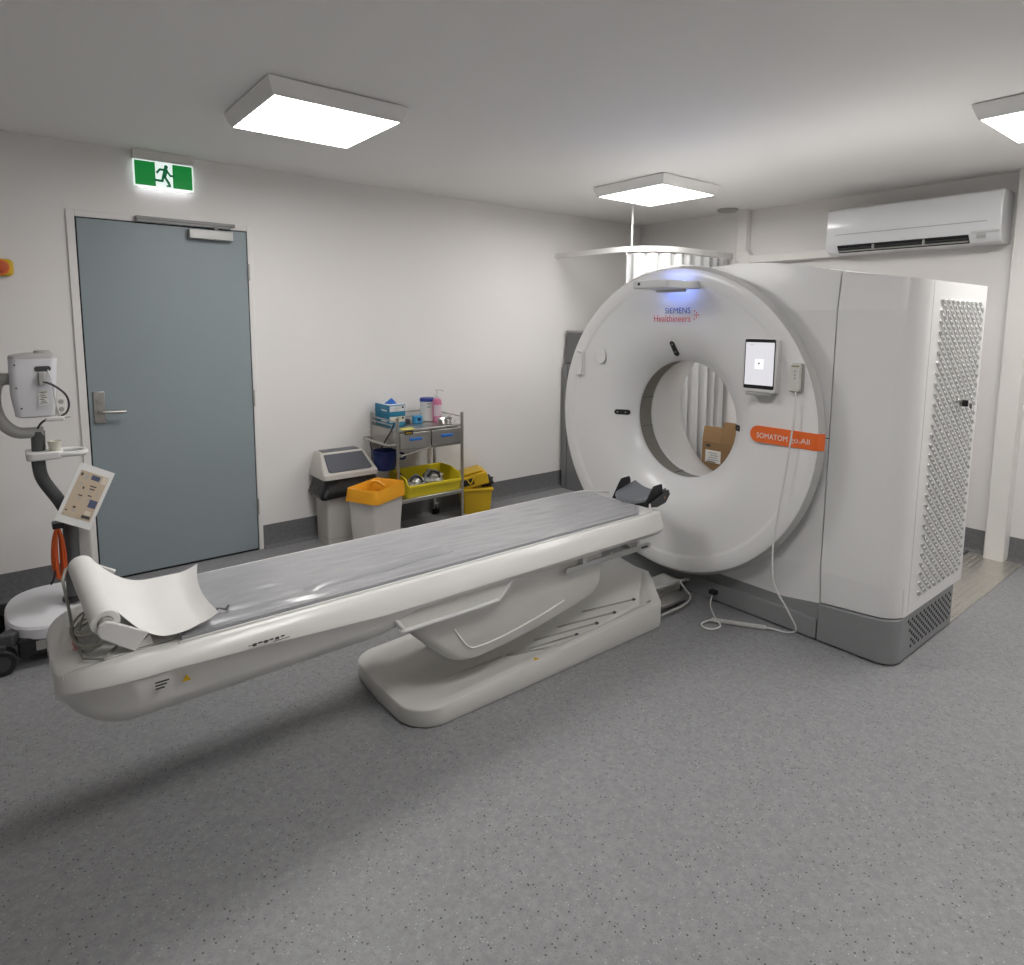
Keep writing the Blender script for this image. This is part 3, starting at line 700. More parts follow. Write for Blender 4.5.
# wire frame & tubing behind the roll
wf = thing('wire_stand', 'bent grey metal wire stand behind the paper roll', 'wire stand', (.15, -2.2, .6))
obj('wire', MB().tube([(.128, -1.9, .735), (.118, -1.93, .715), (.125, -2.02, .64), (.125, -2.10, .605), (.135, -2.30, .607), (.175, -2.335, .607), (.225, -2.27, .612), (.225, -2.0, .612)], .0045, 8, smooth=False), mat('wire_grey', (.36, .36, .33), .45, .3), wf)
obj('wire', MB().tube([(.128, -1.9, .735), (.150, -1.885, .745), (.178, -1.86, .748)], .005, 8, 4), MATS['wire_grey'], wf)
tg = thing('tubing', 'tangle of thin beige tubing under the paper roll', 'tubing', (.17, -2.2, .6))
for k in range(4):
    P = []
    for i in range(9):
        t = i/8*2*PI*1.2 + k
        P.append((.17+.045*math.cos(t+k*.8)+.008*random.uniform(-1, 1), -2.17+.11*math.sin(t*.9+k)+.02*random.uniform(-1, 1), .616+.022*math.sin(t*1.3+k)+.018))
    obj('tube', MB().tube(P, .0035, 6, 6), mat('tubing_beige', (.42, .41, .36), .4), tg)

# ---------------------------------------------------------------- mobile stand on the left
ms = thing('mobile_monitor_stand', 'wheeled stand with white device head and dark bent pole', 'medical stand', (.14, -.75, 0))
YS = -.75
def sup(cx, cy, a_, b_, z, e=2.6, n=40):
    P = []
    for i in range(n):
        t = 2*PI*i/n; c, s_ = math.cos(t), math.sin(t)
        P.append(Vector((cx + a_*math.copysign(abs(c)**(2/e), c), cy + b_*math.copysign(abs(s_)**(2/e), s_), z)))
    return P
bx, by = .15, -.66
obj('base_shell', MB().loft([sup(bx, by, .192, .272, .122), sup(bx, by, .200, .280, .130), sup(bx, by, .199, .279, .172), sup(bx, by, .193, .273, .182), sup(bx, by, .14, .20, .194), sup(bx, by, .02, .03, .200)]), mat('stand_white', (.76, .76, .79), .4), ms, ang=25)
obj('base_chassis', MB().box((-.01, -.92, .055), (.31, -.42, .135)), M_BLACK, ms, bevel=.01)
obj('rating_label', MB().box((.055, -.9215, .075), (.125, -.92, .118)), M_LGREY, ms, smooth=False)
def caster(x, y):
    lg = obj('caster_leg', MB().loft([[Vector((x+dx*1.0, y+dy, z)) for dx, dy, z in ((-.045, 0, .11), (.045, 0, .11), (.045, 0, .165), (-.045, 0, .165))],
                                      [Vector((bx+(x-bx)*.35+dx*1.2, by+(y-by)*.45, z)) for dx, z in ((-.03, .1), (.03, .1), (.03, .17), (-.03, .17))]]), M_DGREY, ms, bevel=.006)
    for dy in (-.024, .024):
        wh = obj('caster_wheel', MB().lathe([(.02, -.014), (.052, -.013), (.057, -.009), (.057, .009), (.052, .013), (.02, .014)], (x, y+dy, .057), 'y', 28), M_BLACK, lg)
    obj('wheel_cap', MB().cyl((x, y-.038, .057), (x, y-.0405, .057), .034, n=20), M_DGREY, lg)
    obj('fork', MB().box((x-.02, y-.008, .06), (x+.02, y+.008, .125)), M_DGREY, lg, bevel=.004)
for x, y in ((-.07, -.90), (.40, -.88), (-.1, -.42), (.38, -.42)): caster(x, y)
obj('pole', MB().tube([(.128, YS, 1.03), (.125, YS, .93), (.122, YS, .87), (.135, YS, .80), (.19, YS, .69), (.213, YS, .62), (.217, YS, .52), (.214, YS, .21)], .027, 14, 6), mat('pole_grey', (.085, .088, .09), .45), ms)
obj('pole_flange', MB().lathe([(.045, 0), (.045, .012), (.03, .02)], (.214, YS, .212), 'z', 20), M_BLACK, ms)
obj('pole_shroud', MB().box((.246, YS+.0, .20), (.30, YS+.07, .60)), M_LGREY, ms, bevel=.008)
ca = obj('swing_arm', MB().tube([(.03, YS, 1.272), (-.005, YS, 1.25), (-.018, YS, 1.17), (-.002, YS, 1.09), (.045, YS, 1.035), (.10, YS, 1.025), (.15, YS, 1.027)], lambda t: .024+.002*math.sin(t*PI), 12, 6), mat('arm_warm_grey', (.42, .415, .40), .45), ms)
obj('arm_pivot', MB().cyl((-.01, YS-.001, 1.272), (.045, YS-.001, 1.272), .026), MATS['arm_warm_grey'], ca)
# head unit
def hd_ring(z, x0, x1, d0, d1): return [Vector((x, y, z)) for x, y in rrect(x0, YS-d0, x1, YS+d1, .028, 5)]
hu = obj('device_head', MB().loft([hd_ring(1.098, .066, .180, .05, .05), hd_ring(1.106, .052, .194, .062, .062), hd_ring(1.2, .040, .203, .072, .072), hd_ring(1.30, .040, .212, .075, .075), hd_ring(1.362, .042, .217, .075, .075)]), mat('device_lilac_white', (.74, .74, .77), .4), ms, ang=40)
obj('cap', MB().loft([hd_ring(1.362, .041, .218, .076, .076), hd_ring(1.374, .045, .214, .072, .072), hd_ring(1.384, .09, .205, .05, .05)]), MATS['arm_warm_grey'], hu, ang=40)
obj('knob', MB().cyl((.165, YS, 1.384), (.165, YS, 1.394), .03), M_LGREY, hu)
obj('socket', MB().prism([(x, YS-.073, z) for x, z in rrect(.13, 1.305, .19, 1.328, .01)], (0, -.004, 0)), M_DGREY, hu)
obj('plug', MB().box((.142, YS-.092, 1.245), (.165, YS-.072, 1.30)), M_LGREY, hu, bevel=.003)
obj('rating_plate', MB().box((.138, YS-.0755, 1.155), (.172, YS-.070, 1.225)), M_PAPER, hu, smooth=False)
rt = MB()
for i in range(7): rt.box((.142+(i % 2)*.004, YS-.0762, 1.163+i*.008), (.168-(i % 3)*.005, YS-.0755, 1.166+i*.008))
obj('rating_print', rt, M_INK, hu, smooth=False)
for x, z in ((.062, 1.335), (.062, 1.235), (.075, 1.145)): obj('screw', MB().cyl((x, YS-.07, z), (x, YS-.0765, z), .004, n=8), M_DGREY, hu)
obj('cable', MB().tube([(.155, YS-.088, 1.26), (.19, YS-.09, 1.245), (.235, YS-.08, 1.20), (.248, YS-.06, 1.15), (.235, YS-.05, 1.11), (.205, YS-.05, 1.095)], .0045, 8, 6), M_DGREY, ms)
obj('cable', MB().tube([(.165, YS-.05, 1.088), (.145, YS-.045, 1.075), (.13, YS-.02, 1.05), (.128, YS, 1.03)], .0045, 8, 6), M_DGREY, ms)
obj('cable', MB().tube([(.178, YS-.077, 1.312), (.19, YS-.085, 1.25), (.197, YS-.075, 1.17), (.213, YS-.06, 1.095)], .003, 6, 6), M_WHITE, ms)
obj('power_brick', MB().box((.155, YS-.068, 1.078), (.228, YS-.045, 1.098)), M_WHITE, ms, bevel=.006)
obj('antenna', MB().cyl((.228, YS-.055, 1.09), (.25, YS-.055, 1.092), .003, n=8), M_LGREY, ms)
# tray with ring
tr_ = obj('tray', MB().prism([(x, y, .905) for x, y in rrect(.077, YS-.075, .215, YS+.075, .025)], (0, 0, .036)), M_WHITE, ms, bevel=.006)
obj('tray_loop', MB().tube([(.19, YS-.06, .923), (.26, YS-.062, .922), (.295, YS-.035, .92), (.30, YS, .92), (.295, YS+.035, .92), (.26, YS+.062, .922), (.19, YS+.06, .923)], .013, 10, 6), M_WHITE, tr_)
cp = obj('paper_cup', MB().lathe([(.021, 0), (.028, .042), (.03, .043), (.028, .044), (.026, .042), (.02, .004)], (.185, YS-.035, .9415), 'z', 24), mat('cup_cream', (.66, .64, .55), .6))
tag(cp, 'small cream cup standing on the white stand tray', 'cup')
# laminated card
cd = thing('laminated_card', 'tilted laminated card with beige picture grid on the stand', 'card', (.28, -.86, .55))
tl, tr2, br2, bl2 = Vector((.278, -.80, .876)), Vector((.41, -.80, .803)), Vector((.289, -.865, .548)), Vector((.156, -.865, .637))
e1 = (tr2-tl); e2 = (bl2-tl); nrm = e2.cross(e1).normalized()
if nrm.y > 0: nrm = -nrm
crd = obj('sheet', MB().prism([tl, tr2, tl+e1+e2, bl2], -nrm*.003), M_WHITE, cd, smooth=False)
def cq(a0, b0, a1, b1, m, nm, h=.0006):
    P = [tl+e1*a+e2*b+nrm*h for a, b in ((a0,b0),(a1,b0),(a1,b1),(a0,b1))]
    return obj(nm, MB().prism(P, nrm*.0003), m, crd, smooth=False)
cq(.1, .11, .9, .88, mat('card_beige', (.52, .42, .31), .5), 'print_area')
def dk(a0, b0, a1, b1, c='ink'): cq(a0, b0, a1, b1, {'ink': M_INK, 'grey': M_LGREY, 'blue': mat('card_blue', (.08, .1, .17), .5), 'cream': mat('card_cream', (.66, .58, .48), .5)}[c], 'picture', .0012)
for q in ((.14,.15,.2,.2,'ink'), (.26,.17,.36,.24,'grey'), (.44,.14,.68,.22,'blue'), (.74,.12,.88,.24,'cream'), (.2,.31,.28,.35,'grey'), (.33,.36,.38,.4,'ink'), (.5,.31,.68,.33,'ink'), (.52,.36,.66,.38,'ink'), (.52,.41,.64,.425,'grey'),
          (.78,.38,.8,.48,'grey'), (.3,.5,.42,.52,'ink'), (.33,.54,.4,.58,'grey'), (.55,.47,.66,.49,'ink'), (.58,.52,.66,.56,'grey'), (.66,.53,.88,.66,'blue'), (.3,.7,.38,.73,'ink'), (.32,.75,.4,.79,'grey'), (.14,.78,.2,.8,'ink'), (.62,.80,.86,.85,'ink'), (.66,.72,.82,.79,'cream')): dk(*q)
# orange extension cord hung on the pole
oc = thing('extension_cord', 'orange extension cord looped and hung on the dark pole', 'cord', (.165, -.83, .33))
for k in range(8):
    wq = .15 + .85*k/7; yy = -.80 - .004*(k*5 % 8); zb = .345 + .007*(k*3 % 4)
    P = [(.168, yy, .60), (.166-.018*wq, yy-.004, .53), (.164-.024*wq, yy-.006, .43), (.164-.014*wq, yy-.006, zb+.012), (.167, yy-.006, zb), (.170+.014*wq, yy-.006, zb+.012), (.170+.022*wq, yy-.004, .43), (.172+.014*wq, yy, .53), (.170, yy, .60)]
    obj('loop', MB().tube(P, .005, 6, 5), M_CORD, oc)
obj('tie', MB().box((.150, -.835, .585), (.195, -.77, .61)), M_BLACK, oc, bevel=.004)
obj('cord_end', MB().tube([(.15, -.83, .40), (.14, -.84, .36), (.128, -.84, .335)], .005, 6, 4), M_BLACK, oc)

# ---------------------------------------------------------------- trolley
tx0, tx1, ty0, ty1, tzt = 2.135, 2.672, -.425, -.035, .872
tv = thing('instrument_trolley', 'stainless steel trolley with two drawers and a lower shelf', 'trolley', (2.4, -.23, 0))
for x in (tx0, tx1):
    for y in (ty0, ty1):
        ps = obj('post', MB().cyl((x, y, .09), (x, y, tzt), .0115, n=14), M_STEEL, tv)
        cs = obj('caster', MB().lathe([(.012, -.012), (.038, -.012), (.04, -.008), (.04, .008), (.038, .012), (.012, .012)], (x+.012, y, .04), 'x', 20), M_BLACK, tv)
        obj('caster_fork', MB().box((x-.014, y-.016, .045), (x-.004, y+.016, .092)).box((x-.014, y-.016, .08), (x+.03, y+.016, .092)), M_STEEL_D, cs, bevel=.003)
obj('top_shelf', MB().box((tx0, ty0, .768), (tx1, ty1, .782)), M_STEEL, tv, bevel=.003)
obj('lower_shelf', MB().box((tx0, ty0-.012, .262), (tx1, ty1, .29)), M_STEEL, tv, bevel=.004)
obj('drawer_rail', MB().box((tx0, ty0, .632), (tx1, ty0+.015, .645)).box((tx0, ty1-.015, .632), (tx1, ty1, .645)), M_STEEL, tv, bevel=.003)
for x0, x1 in ((tx0+.014, 2.398), (2.408, tx1-.014)):
    dw = obj('drawer', MB().box((x0, ty0-.008, .648), (x1, ty1-.02, .762)), M_STEEL_D, tv, bevel=.004)
    xm = (x0+x1)/2
    obj('pull', MB().prism(stadium((xm, ty0-.008, .715), (1, 0, .0), (0, 0, 1), .105, .022), (0, -.006, 0)), M_BLUE, dw, bevel=.003)
for z in (.812, .842): obj('guard_rail', MB().cyl((tx0, ty0, z), (tx0, ty1, z), .005, n=8), M_STEEL, tv)
for z in (.812, .852): obj('guard_rail', MB().cyl((tx0, ty1, z), (tx1, ty1, z), .005, n=8), M_STEEL, tv)
obj('guard_rail', MB().cyl((tx1, ty0, .84), (tx1, ty1, .84), .005, n=8), M_STEEL, tv)
obj('side_panel', MB().box((tx0-.004, ty0+.012, .65), (tx0+.004, ty1-.012, .78)), M_STEEL, tv, bevel=.002)
obj('push_handle', MB().tube([(tx0, ty0+.01, .685), (tx0-.05, ty0+.012, .685), (tx0-.075, ty0+.05, .686), (tx0-.075, ty1-.05, .69), (tx0-.05, ty1-.012, .69), (tx0, ty1-.01, .69)], .0095, 10, 6), M_STEEL, tv)
obj('brace', MB().tube([(tx0, ty0, .60), (tx0+.12, ty0, .618), (tx0+.25, ty0, .638)], .007, 8, 5), M_STEEL, tv)
# things on the trolley
def glove(z, m2, label):
    t = thing('glove_box', label, 'box', (2.245, -.115, z), 0, 'glove boxes stacked on the trolley')
    M_T = mat('box_teal', (.02, .19, .32), .5); M_W = mat('box_print_white', (.66, .68, .7), .5)
    bxo = obj('carton', MB().box((2.172, -.235, z), (2.305, -.02, z+.076)), M_T, t, bevel=.002)
    obj('front_print', MB().box((2.178, -.2362, z+.03), (2.30, -.235, z+.07)), M_W if m2 else mat('box_cream', (.62, .58, .48), .5), bxo, smooth=False)
    pp = MB()
    for i in range(4): pp.box((2.205+.02*(i % 2), -.237, z+.036+.008*i), (2.25+.008*i, -.2362, z+.039+.008*i))
    obj('print_line', pp, M_LGREY, bxo, smooth=False)
    obj('print_emblem', MB().cyl((2.283, -.2355, z+.058), (2.283, -.2372, z+.058), .009, n=12), M_INK, bxo)
    obj('side_print', MB().box((2.1708, -.20, z+.03), (2.172, -.12, z+.04)), M_W, bxo, smooth=False)
    if m2: obj('top_print', MB().box((2.178, -.23, z+.076), (2.30, -.025, z+.0768)), M_W, bxo, smooth=False)
    return t
glove(.7825, False, 'lower blue glove carton of the two stacked on the trolley')
g2 = glove(.8605, True, 'upper blue and white glove carton with glove sticking out')
def pull(uu, vv):
    a_ = uu*2*PI; rr = .045*(1-vv)**1.1+.002
    return (2.245+rr*math.cos(a_)*.9*(1+.2*math.sin(3*a_)), -.135+rr*math.sin(a_)*(1+.2*math.cos(2*a_)), .9373+.04*vv**.8+.006*math.sin(4*a_)*vv*(1-vv))
obj('glove_tip', MB().grid(pull, 24, 8), mat('glove_blue', (.02, .14, .55), .45), g2, ang=80)
wt = thing('wipes_tub', 'white wipes canister with dark blue lid on the trolley', 'canister', (2.56, -.115, .7825))
obj('canister', MB().lathe([(.05, 0), (.054, .004), (.054, .15), (.05, .154)], (2.56, -.115, .7825), 'z', 28), M_WHITE, wt)
obj('lid', MB().lathe([(.0555, .148), (.0555, .168), (.05, .176), (.02, .178)], (2.56, -.115, .7825), 'z', 28), mat('lid_blue', (.03, .05, .28), .4), wt)
lbl = MB()
for i in range(2):
    lbl.grid(lambda a_, b_: (2.56+.0546*math.sin(-.55+.5*a_), -.115-.0546*math.cos(-.55+.5*a_), .7825+.105+.012*i*2+.008*b_), 6, 1)
obj('label_print', lbl, mat('label_teal', (.2, .35, .36), .5), wt, recalc=False)
pb = thing('pump_bottle', 'pink sanitizer bottle with white pump on the trolley', 'bottle', (2.588, -.215, .7825))
obj('bottle', MB().lathe([(.03, 0), (.034, .004), (.034, .15), (.03, .168), (.016, .178), (.013, .182)], (2.588, -.215, .7825), 'z', 26), mat('pink_liquid', (.66, .22, .36), .25), pb)
obj('label', MB().grid(lambda a_, b_: (2.588+.0345*math.sin(-1.3+2.3*a_), -.215-.0345*math.cos(-1.3+2.3*a_), .7825+.045+.085*b_), 12, 1), mat('label_pink', (.68, .55, .62), .5), pb, recalc=False)
obj('pump', MB().lathe([(.016, .18), (.017, .2), (.009, .205), (.006, .207), (.005, .238)], (2.588, -.215, .7825), 'z', 16).tube([(2.578, -.215, 1.023), (2.608, -.217, 1.026), (2.633, -.22, 1.02), (2.64, -.221, 1.012)], .0065, 8, 4), M_WHITE, pb)
bt = thing('tape_dispenser', 'small light blue box beside the glove cartons', 'box', (2.435, -.19, .7825))
obj('body', MB().box((2.40, -.215, .7825), (2.462, -.16, .838)), mat('light_blue', (.05, .3, .55), .45), bt, bevel=.005)
obj('roll', MB().cyl((2.43, -.2152, .812), (2.43, -.219, .812), .014), M_NAVY, bt)
db = obj('dark_box', MB().box((2.335, -.18, .7825), (2.375, -.13, .815)), M_DGREY, bevel=.003); tag(db, 'small dark box beside the light blue box', 'box')
kd = thing('kidney_dish', 'shiny steel kidney dish with instruments on the trolley', 'dish', (2.595, -.32, .7825))
def kid(q, z, k=0):
    P = []
    for i in range(32):
        t = 2*PI*i/32; x = .062*q*math.cos(t); y = .045*q*math.sin(t) + .25*x*x/.062 
        P.append(Vector((2.59+x, -.325+y, .7825+z)))
    return P
obj('dish', MB().loft([kid(.75, 0), kid(1, .036), kid(1.06, .038), kid(1.0, .036), kid(.72, .003)]), mat('mirror_steel', (.5, .5, .5), .22, 1), kd)
obj('instrument', MB().tube([(2.55, -.34, .80), (2.60, -.32, .822), (2.655, -.295, .83)], .005, 8, 4), M_STEEL, kd)
vl = obj('vial', MB().lathe([(.012, 0), (.013, .03), (.008, .034), (.008, .042)], (2.648, -.36, .7825), 'z', 14), M_WHITE); tag(vl, 'small white vial near the front corner of the trolley', 'vial')
yn = thing('yellow_note', 'yellow note and black tag on the trolley front edge', 'note', (2.24, -.40, .7825))
obj('note', MB().prism([(2.17, -.428, .7825), (2.27, -.428, .7825), (2.30, -.34, .7825), (2.20, -.34, .7825)], (0, 0, .0015)), mat('note_yellow', (.7, .62, .12), .6), yn, smooth=False)
tgk = obj('tag', MB().box((2.185, -.437, .752), (2.25, -.4335, .776)), M_BLACK, yn)
obj('tag_print', MB().box((2.195, -.4378, .761), (2.24, -.437, .767)), M_YELLOW2, tgk, smooth=False)
# strap with clip hanging from the guard rail
sr = thing('black_strap', 'black strap hanging diagonally across the trolley end', 'strap', (2.12, -.3, .62))
obj('strap', MB().tube([(2.125, -.40, .835), (2.122, -.35, .77), (2.112, -.27, .68), (2.10, -.22, .61), (2.095, -.20, .575)], .007, 6, 5, sx=.5), M_BLACK, sr)
obj('clip', MB().box((2.082, -.215, .545), (2.108, -.185, .58)), mat('clip_teal', (.35, .6, .6), .5), sr, bevel=.004)
# blue bowl
bw = thing('blue_bowl', 'dark blue plastic bowl hung below the trolley handle', 'bowl', (2.135, -.24, .475))
obj('bowl', MB().lathe([(.05, 0), (.07, .008), (.085, .06), (.092, .135), (.1, .137), (.1, .143), (.09, .143), (.083, .06), (.06, .012)], (2.135, -.24, .475), 'z', 32), M_NAVY, bw)
obj('handle', MB().tube([(2.215, -.29, .60), (2.245, -.31, .59), (2.25, -.315, .565), (2.235, -.305, .555), (2.205, -.285, .56)], .008, 8, 5), M_NAVY, bw)
obj('hanger', MB().tube([(2.06, -.18, .615), (2.055, -.17, .66), (2.06, -.165, .69)], .004, 6, 4), M_BLACK, bw)
# yellow picking bin on the lower shelf
yb = thing('yellow_tub', 'open yellow storage bin on the lower trolley shelf', 'storage bin', (2.42, -.25, .29))
X0, X1, Y0, Y1, Z0 = 2.21, 2.655, -.43, -.15, .291
t_ = .006
mb = MB().box((X0+.012, Y0+.012, Z0), (X1-.012, Y1, Z0+t_))
mb.loft([[Vector(p) for p in ((X0+.012, Y0+.012, Z0), (X1-.012, Y0+.012, Z0), (X1-.012, Y0+.02, Z0), (X0+.012, Y0+.02, Z0))], [Vector(p) for p in ((X0+.004, Y0-.002, Z0+.07), (X1-.004, Y0-.002, Z0+.07), (X1-.004, Y0+.006, Z0+.07), (X0+.004, Y0+.006, Z0+.07))]])
mb.box((X0, Y0-.012, Z0+.07), (X1, Y0+.006, Z0+.088))
for xa, xb in ((X0, X0+t_), (X1-t_, X1)):
    mb.prism([(xa, Y0+.01, Z0), (xa, Y1, Z0), (xa, Y1, Z0+.152), (xa, Y0+.14, Z0+.152), (xa, Y0+.03, Z0+.128), (xa, Y0, Z0+.088)], (t_, 0, 0))
mb.box((X0, Y1-t_, Z0), (X1, Y1, Z0+.152))
obj('bin_body', mb, M_YELLOW, yb, bevel=.002)
obj('rim', MB().tube([(X0, Y0, Z0+.088), (X0, Y0+.03, Z0+.13), (X0, Y0+.14, Z0+.152), (X0, Y1, Z0+.152), (X1, Y1, Z0+.152), (X1, Y0+.14, Z0+.152), (X1, Y0+.03, Z0+.13), (X1, Y0, Z0+.088)], .006, 6, smooth=False), M_YELLOW, yb)
def crumple(c, s_, seed, n=20, m=12):
    mb = MB(); c = Vector(c); rings = []
    for i in range(1, m):
        t = PI*i/m; R_ = []
        for j in range(n):
            d = Vector((math.sin(t)*math.cos(2*PI*j/n), math.sin(t)*math.sin(2*PI*j/n), math.cos(t)))
            k = 1 + .35*noise.noise(d*2.2+Vector((seed, 0, 0))) + .15*noise.noise(d*6+Vector((0, seed, 0)))
            R_.append(c + Vector((d.x*s_[0], d.y*s_[1], d.z*s_[2]))*k)
        rings.append(R_)
    return mb.loft(rings)
M_BAG = mat('clear_bag', (.42, .42, .41), .2, bump=.6, bump_scale=30, coat=.6)
for c, s_, sd, lb in (((2.33, -.325, .36), (.07, .065, .06), 1.3, 'shiny clear bag with black tubing at left in yellow bin'), ((2.50, -.29, .367), (.08, .07, .065), 5.1, 'shiny clear bag with black tubing in middle of yellow bin')):
    bg = thing('supply_bag', lb, 'bag', (c[0], c[1], .3), 0, 'bags in the yellow bin')
    obj('bag', crumple(c, s_, sd), M_BAG, bg, ang=25)
    obj('black_tube', MB().tube([(c[0]-.065, c[1]-.03, c[2]+.03), (c[0]-.03, c[1]-.035, c[2]+.065), (c[0]+.01, c[1]-.05, c[2]+.055), (c[0]+.025, c[1]-.055, c[2]+.02)], .009, 6, 5), M_BLACK, bg)
fk = obj('folded_cloth', crumple((2.258, -.215, .385), (.032, .05, .045), 8.2), M_DGREY, ang=30); tag(fk, 'dark folded pouch at the end of the yellow bin', 'pouch')
# sharps container on the floor
sh = thing('sharps_container', 'yellow sharps container with tilted lid on the floor', 'waste container', (2.985, -.16, 0))
def taper(x0, y0, x1, y1, z0, z1, d, q=.015):
    return MB().loft([[Vector((x, y, z0)) for x, y in rrect(x0+d, y0+d, x1-d, y1-d, q)], [Vector((x, y, z1)) for x, y in rrect(x0, y0, x1, y1, q)]])
obj('body', taper(2.865, -.265, 3.105, -.05, 0, .215, .015), M_YELLOW2, sh, ang=30)
obj('rim', MB().prism([(x, y, .205) for x, y in rrect(2.855, -.275, 3.115, -.042, .015)], (0, 0, .018)), M_YELLOW2, sh, bevel=.003)
R2 = Matrix.Rotation(math.radians(-14), 3, 'Y')
cxl = Vector((2.965, -.16, .29))
lid = MB().box((2.855, -.26, .235), (3.075, -.05, .335), R2).box((2.875, -.24, .335), (3.05, -.07, .36), R2, (2.965, -.155, .285))
ld = obj('lid', lid, M_YELLOW2, sh, bevel=.012, seg=3)
obj('lid_opening', MB().box((2.865, -.2655, .265), (2.955, -.258, .315), R2, (2.965, -.155, .285)), M_BLACK, ld, bevel=.004)
obj('black_liner', crumple((3.075, -.175, .262), (.055, .07, .045), 3.7), M_LINER_B, sh, ang=25)
obj('handle', MB().tube([(2.90, -.262, .30), (2.925, -.285, .27), (2.945, -.285, .31), (2.965, -.262, .34)], .005, 6, 4), M_YELLOW2, sh)

sh.rotation_euler.z = math.radians(-24); sh.location = (2.955, -.195, 0)
# swing-top bin
sb = thing('swing_bin', 'off-white swing-top bin with grey flap and black liner', 'bin', (1.87, -.165, 0))
obj('body', taper(1.682, -.275, 2.03, -.04, 0, .42, .008, .03), mat('bin_white', (.55, .53, .49), .45), sb, ang=30)
obj('base_band', MB().prism([(x, y, .055) for x, y in rrect(1.688, -.2695, 2.024, -.045, .03)], (0, 0, .004)), M_LGREY, sb)
# hood
X0, X1, Y0, Y1 = 1.652, 2.055, -.30, -.015
ringA = [Vector((x, y, .475)) for x, y in rrect(X0, Y0, X1, Y1, .03)]
ringB = [Vector((x, y, .505)) for x, y in rrect(X0+.002, Y0+.002, X1-.002, Y1, .03)]
ringC = [Vector((x, Y0+.15+(y-Y0)*.47, .622)) for x, y in rrect(X0+.04, Y0, X1-.04, Y1, .03)]
ringD = [Vector((x, Y0+.165+(y-Y0)*.41, .632)) for x, y in rrect(X0+.05, Y0, X1-.05, Y1, .03)]
hood = obj('hood', MB().loft([ringA, ringB, ringC, ringD]), MATS['bin_white'], sb, ang=35)
fl0 = Vector((1.853, Y0, .505)); dirv = Vector((0, .15, .117)).normalized(); nr = Vector((0, -dirv.z, dirv.y))
P = [(-.160, .032), (-.14, .022), (.14, .022), (.160, .032), (.142, .186), (-.142, .186)]
obj('flap', MB().prism([fl0 + Vector((a_, 0, 0)) + dirv*b_ - nr*.004 for a_, b_ in P], nr*.010), mat('flap_grey', (.10, .105, .12), .4), hood, bevel=.006)
obj('flap', MB().prism([(1.715, Y0+.168, .628), (1.99, Y0+.168, .628), (1.985, Y0+.262, .628), (1.72, Y0+.262, .628)], (0, 0, .009)), MATS['flap_grey'], hood, bevel=.004)
def skirt_liner(x0, y0, x1, y1, zt, zb, amp, seed, fl=.0):
    rings = []; N2 = 72
    base = rrect(x0, y0, x1, y1, .035, 17)[:N2]
    nb = len(base); cx, cy = (x0+x1)/2, (y0+y1)/2
    for k in range(7):
        t = k/6; z = zt + (zb-zt)*t
        R_ = []
        for i, (x, y) in enumerate(base):
            nz_ = noise.noise(Vector((x*22, y*22, z*14+seed))); n2_ = noise.noise(Vector((x*9+3, y*9, seed)))
            q = 1 + amp*(nz_ + .4) * (.25+t) + fl*t*(1+n2_)
            zz = z + (.035*n2_*t)
            R_.append(Vector((cx+(x-cx)*q, cy+(y-cy)*q, zz)))
        rings.append(R_)
    return rings
rg = skirt_liner(1.676, -.281, 2.036, -.036, .476, .352, .17, 2.2, .085)
for R_ in rg:
    for p in R_: p.y = min(p.y, -.012)
obj('black_liner', MB().loft(rg, caps=False), M_LINER_B, sb, ang=25)
# rectangular bin with yellow liner, turned a little
wb = thing('waste_bin', 'white rectangular bin lined with a bright yellow bag', 'bin', (1.935, -.485, 0), math.radians(27))
hx, hy = .165, .115
obj('body', MB().loft([[Vector((x, y, 0)) for x, y in rrect(-hx+.03, -hy+.02, hx-.03, hy-.02, .02)], [Vector((x, y, .43)) for x, y in rrect(-hx, -hy, hx, hy, .022)], [Vector((x, y, .43)) for x, y in rrect(-hx+.004, -hy+.004, hx-.004, hy-.004, .02)], [Vector((x, y, .02)) for x, y in rrect(-hx+.035, -hy+.025, hx-.035, hy-.025, .02)]]), mat('bin_white_warm', (.62, .59, .56), .4), wb, ang=30, local=True)
rg = skirt_liner(-hx-.004, -hy-.004, hx+.004, hy+.004, .448, .352, .085, 9.1, .012)
ins = []
for k, (q, z) in enumerate(((.97, .448), (.9, .43), (.86, .38), (.84, .3))):
    ins.append([Vector((p.x*q*(1+.06*noise.noise(Vector((p.x*30, p.y*30, k)))), p.y*q*(1+.06*noise.noise(Vector((p.x*30, p.y*30, k+5)))), z + .012*noise.noise(Vector((p.x*15, p.y*15, 1))))) for p in rg[0]])
obj('yellow_liner', MB().loft(list(reversed(ins)) + rg, caps=False), M_LINER_Y, wb, ang=40, local=True)
obj('bag_knot', MB().tube([(.02, .08, .40), (.03, .06, .455), (.06, .03, .45), (.09, .0, .42)], .012, 6, 5), M_LINER_Y, wb, local=True)

# ---------------------------------------------------------------- grey cabinet behind the ring
gc = thing('grey_cabinet', 'tall grey cabinet against the wall behind the scanner ring', 'cabinet', (4.35, -.2, 0))
obj('lower_body', MB().box((4.055, -.34, 0), (4.62, -.035, 1.16)), M_CABGREY, gc, bevel=.004)
obj('upper_box', MB().prism([(4.075, -.30, 1.165), (4.62, -.30, 1.165), (4.62, -.30, 1.45), (4.095, -.30, 1.45)], (0, .262, 0)), mat('cabinet_dark', (.15, .15, .155), .4), gc, bevel=.008)
obj('top_cap', MB().box((4.09, -.305, 1.448), (4.63, -.035, 1.462)), M_LGREY, gc, bevel=.004)
obj('panel_joint', MB().box((4.0535, -.105, .02), (4.055, -.10, 1.15)), M_GAP, gc, smooth=False)

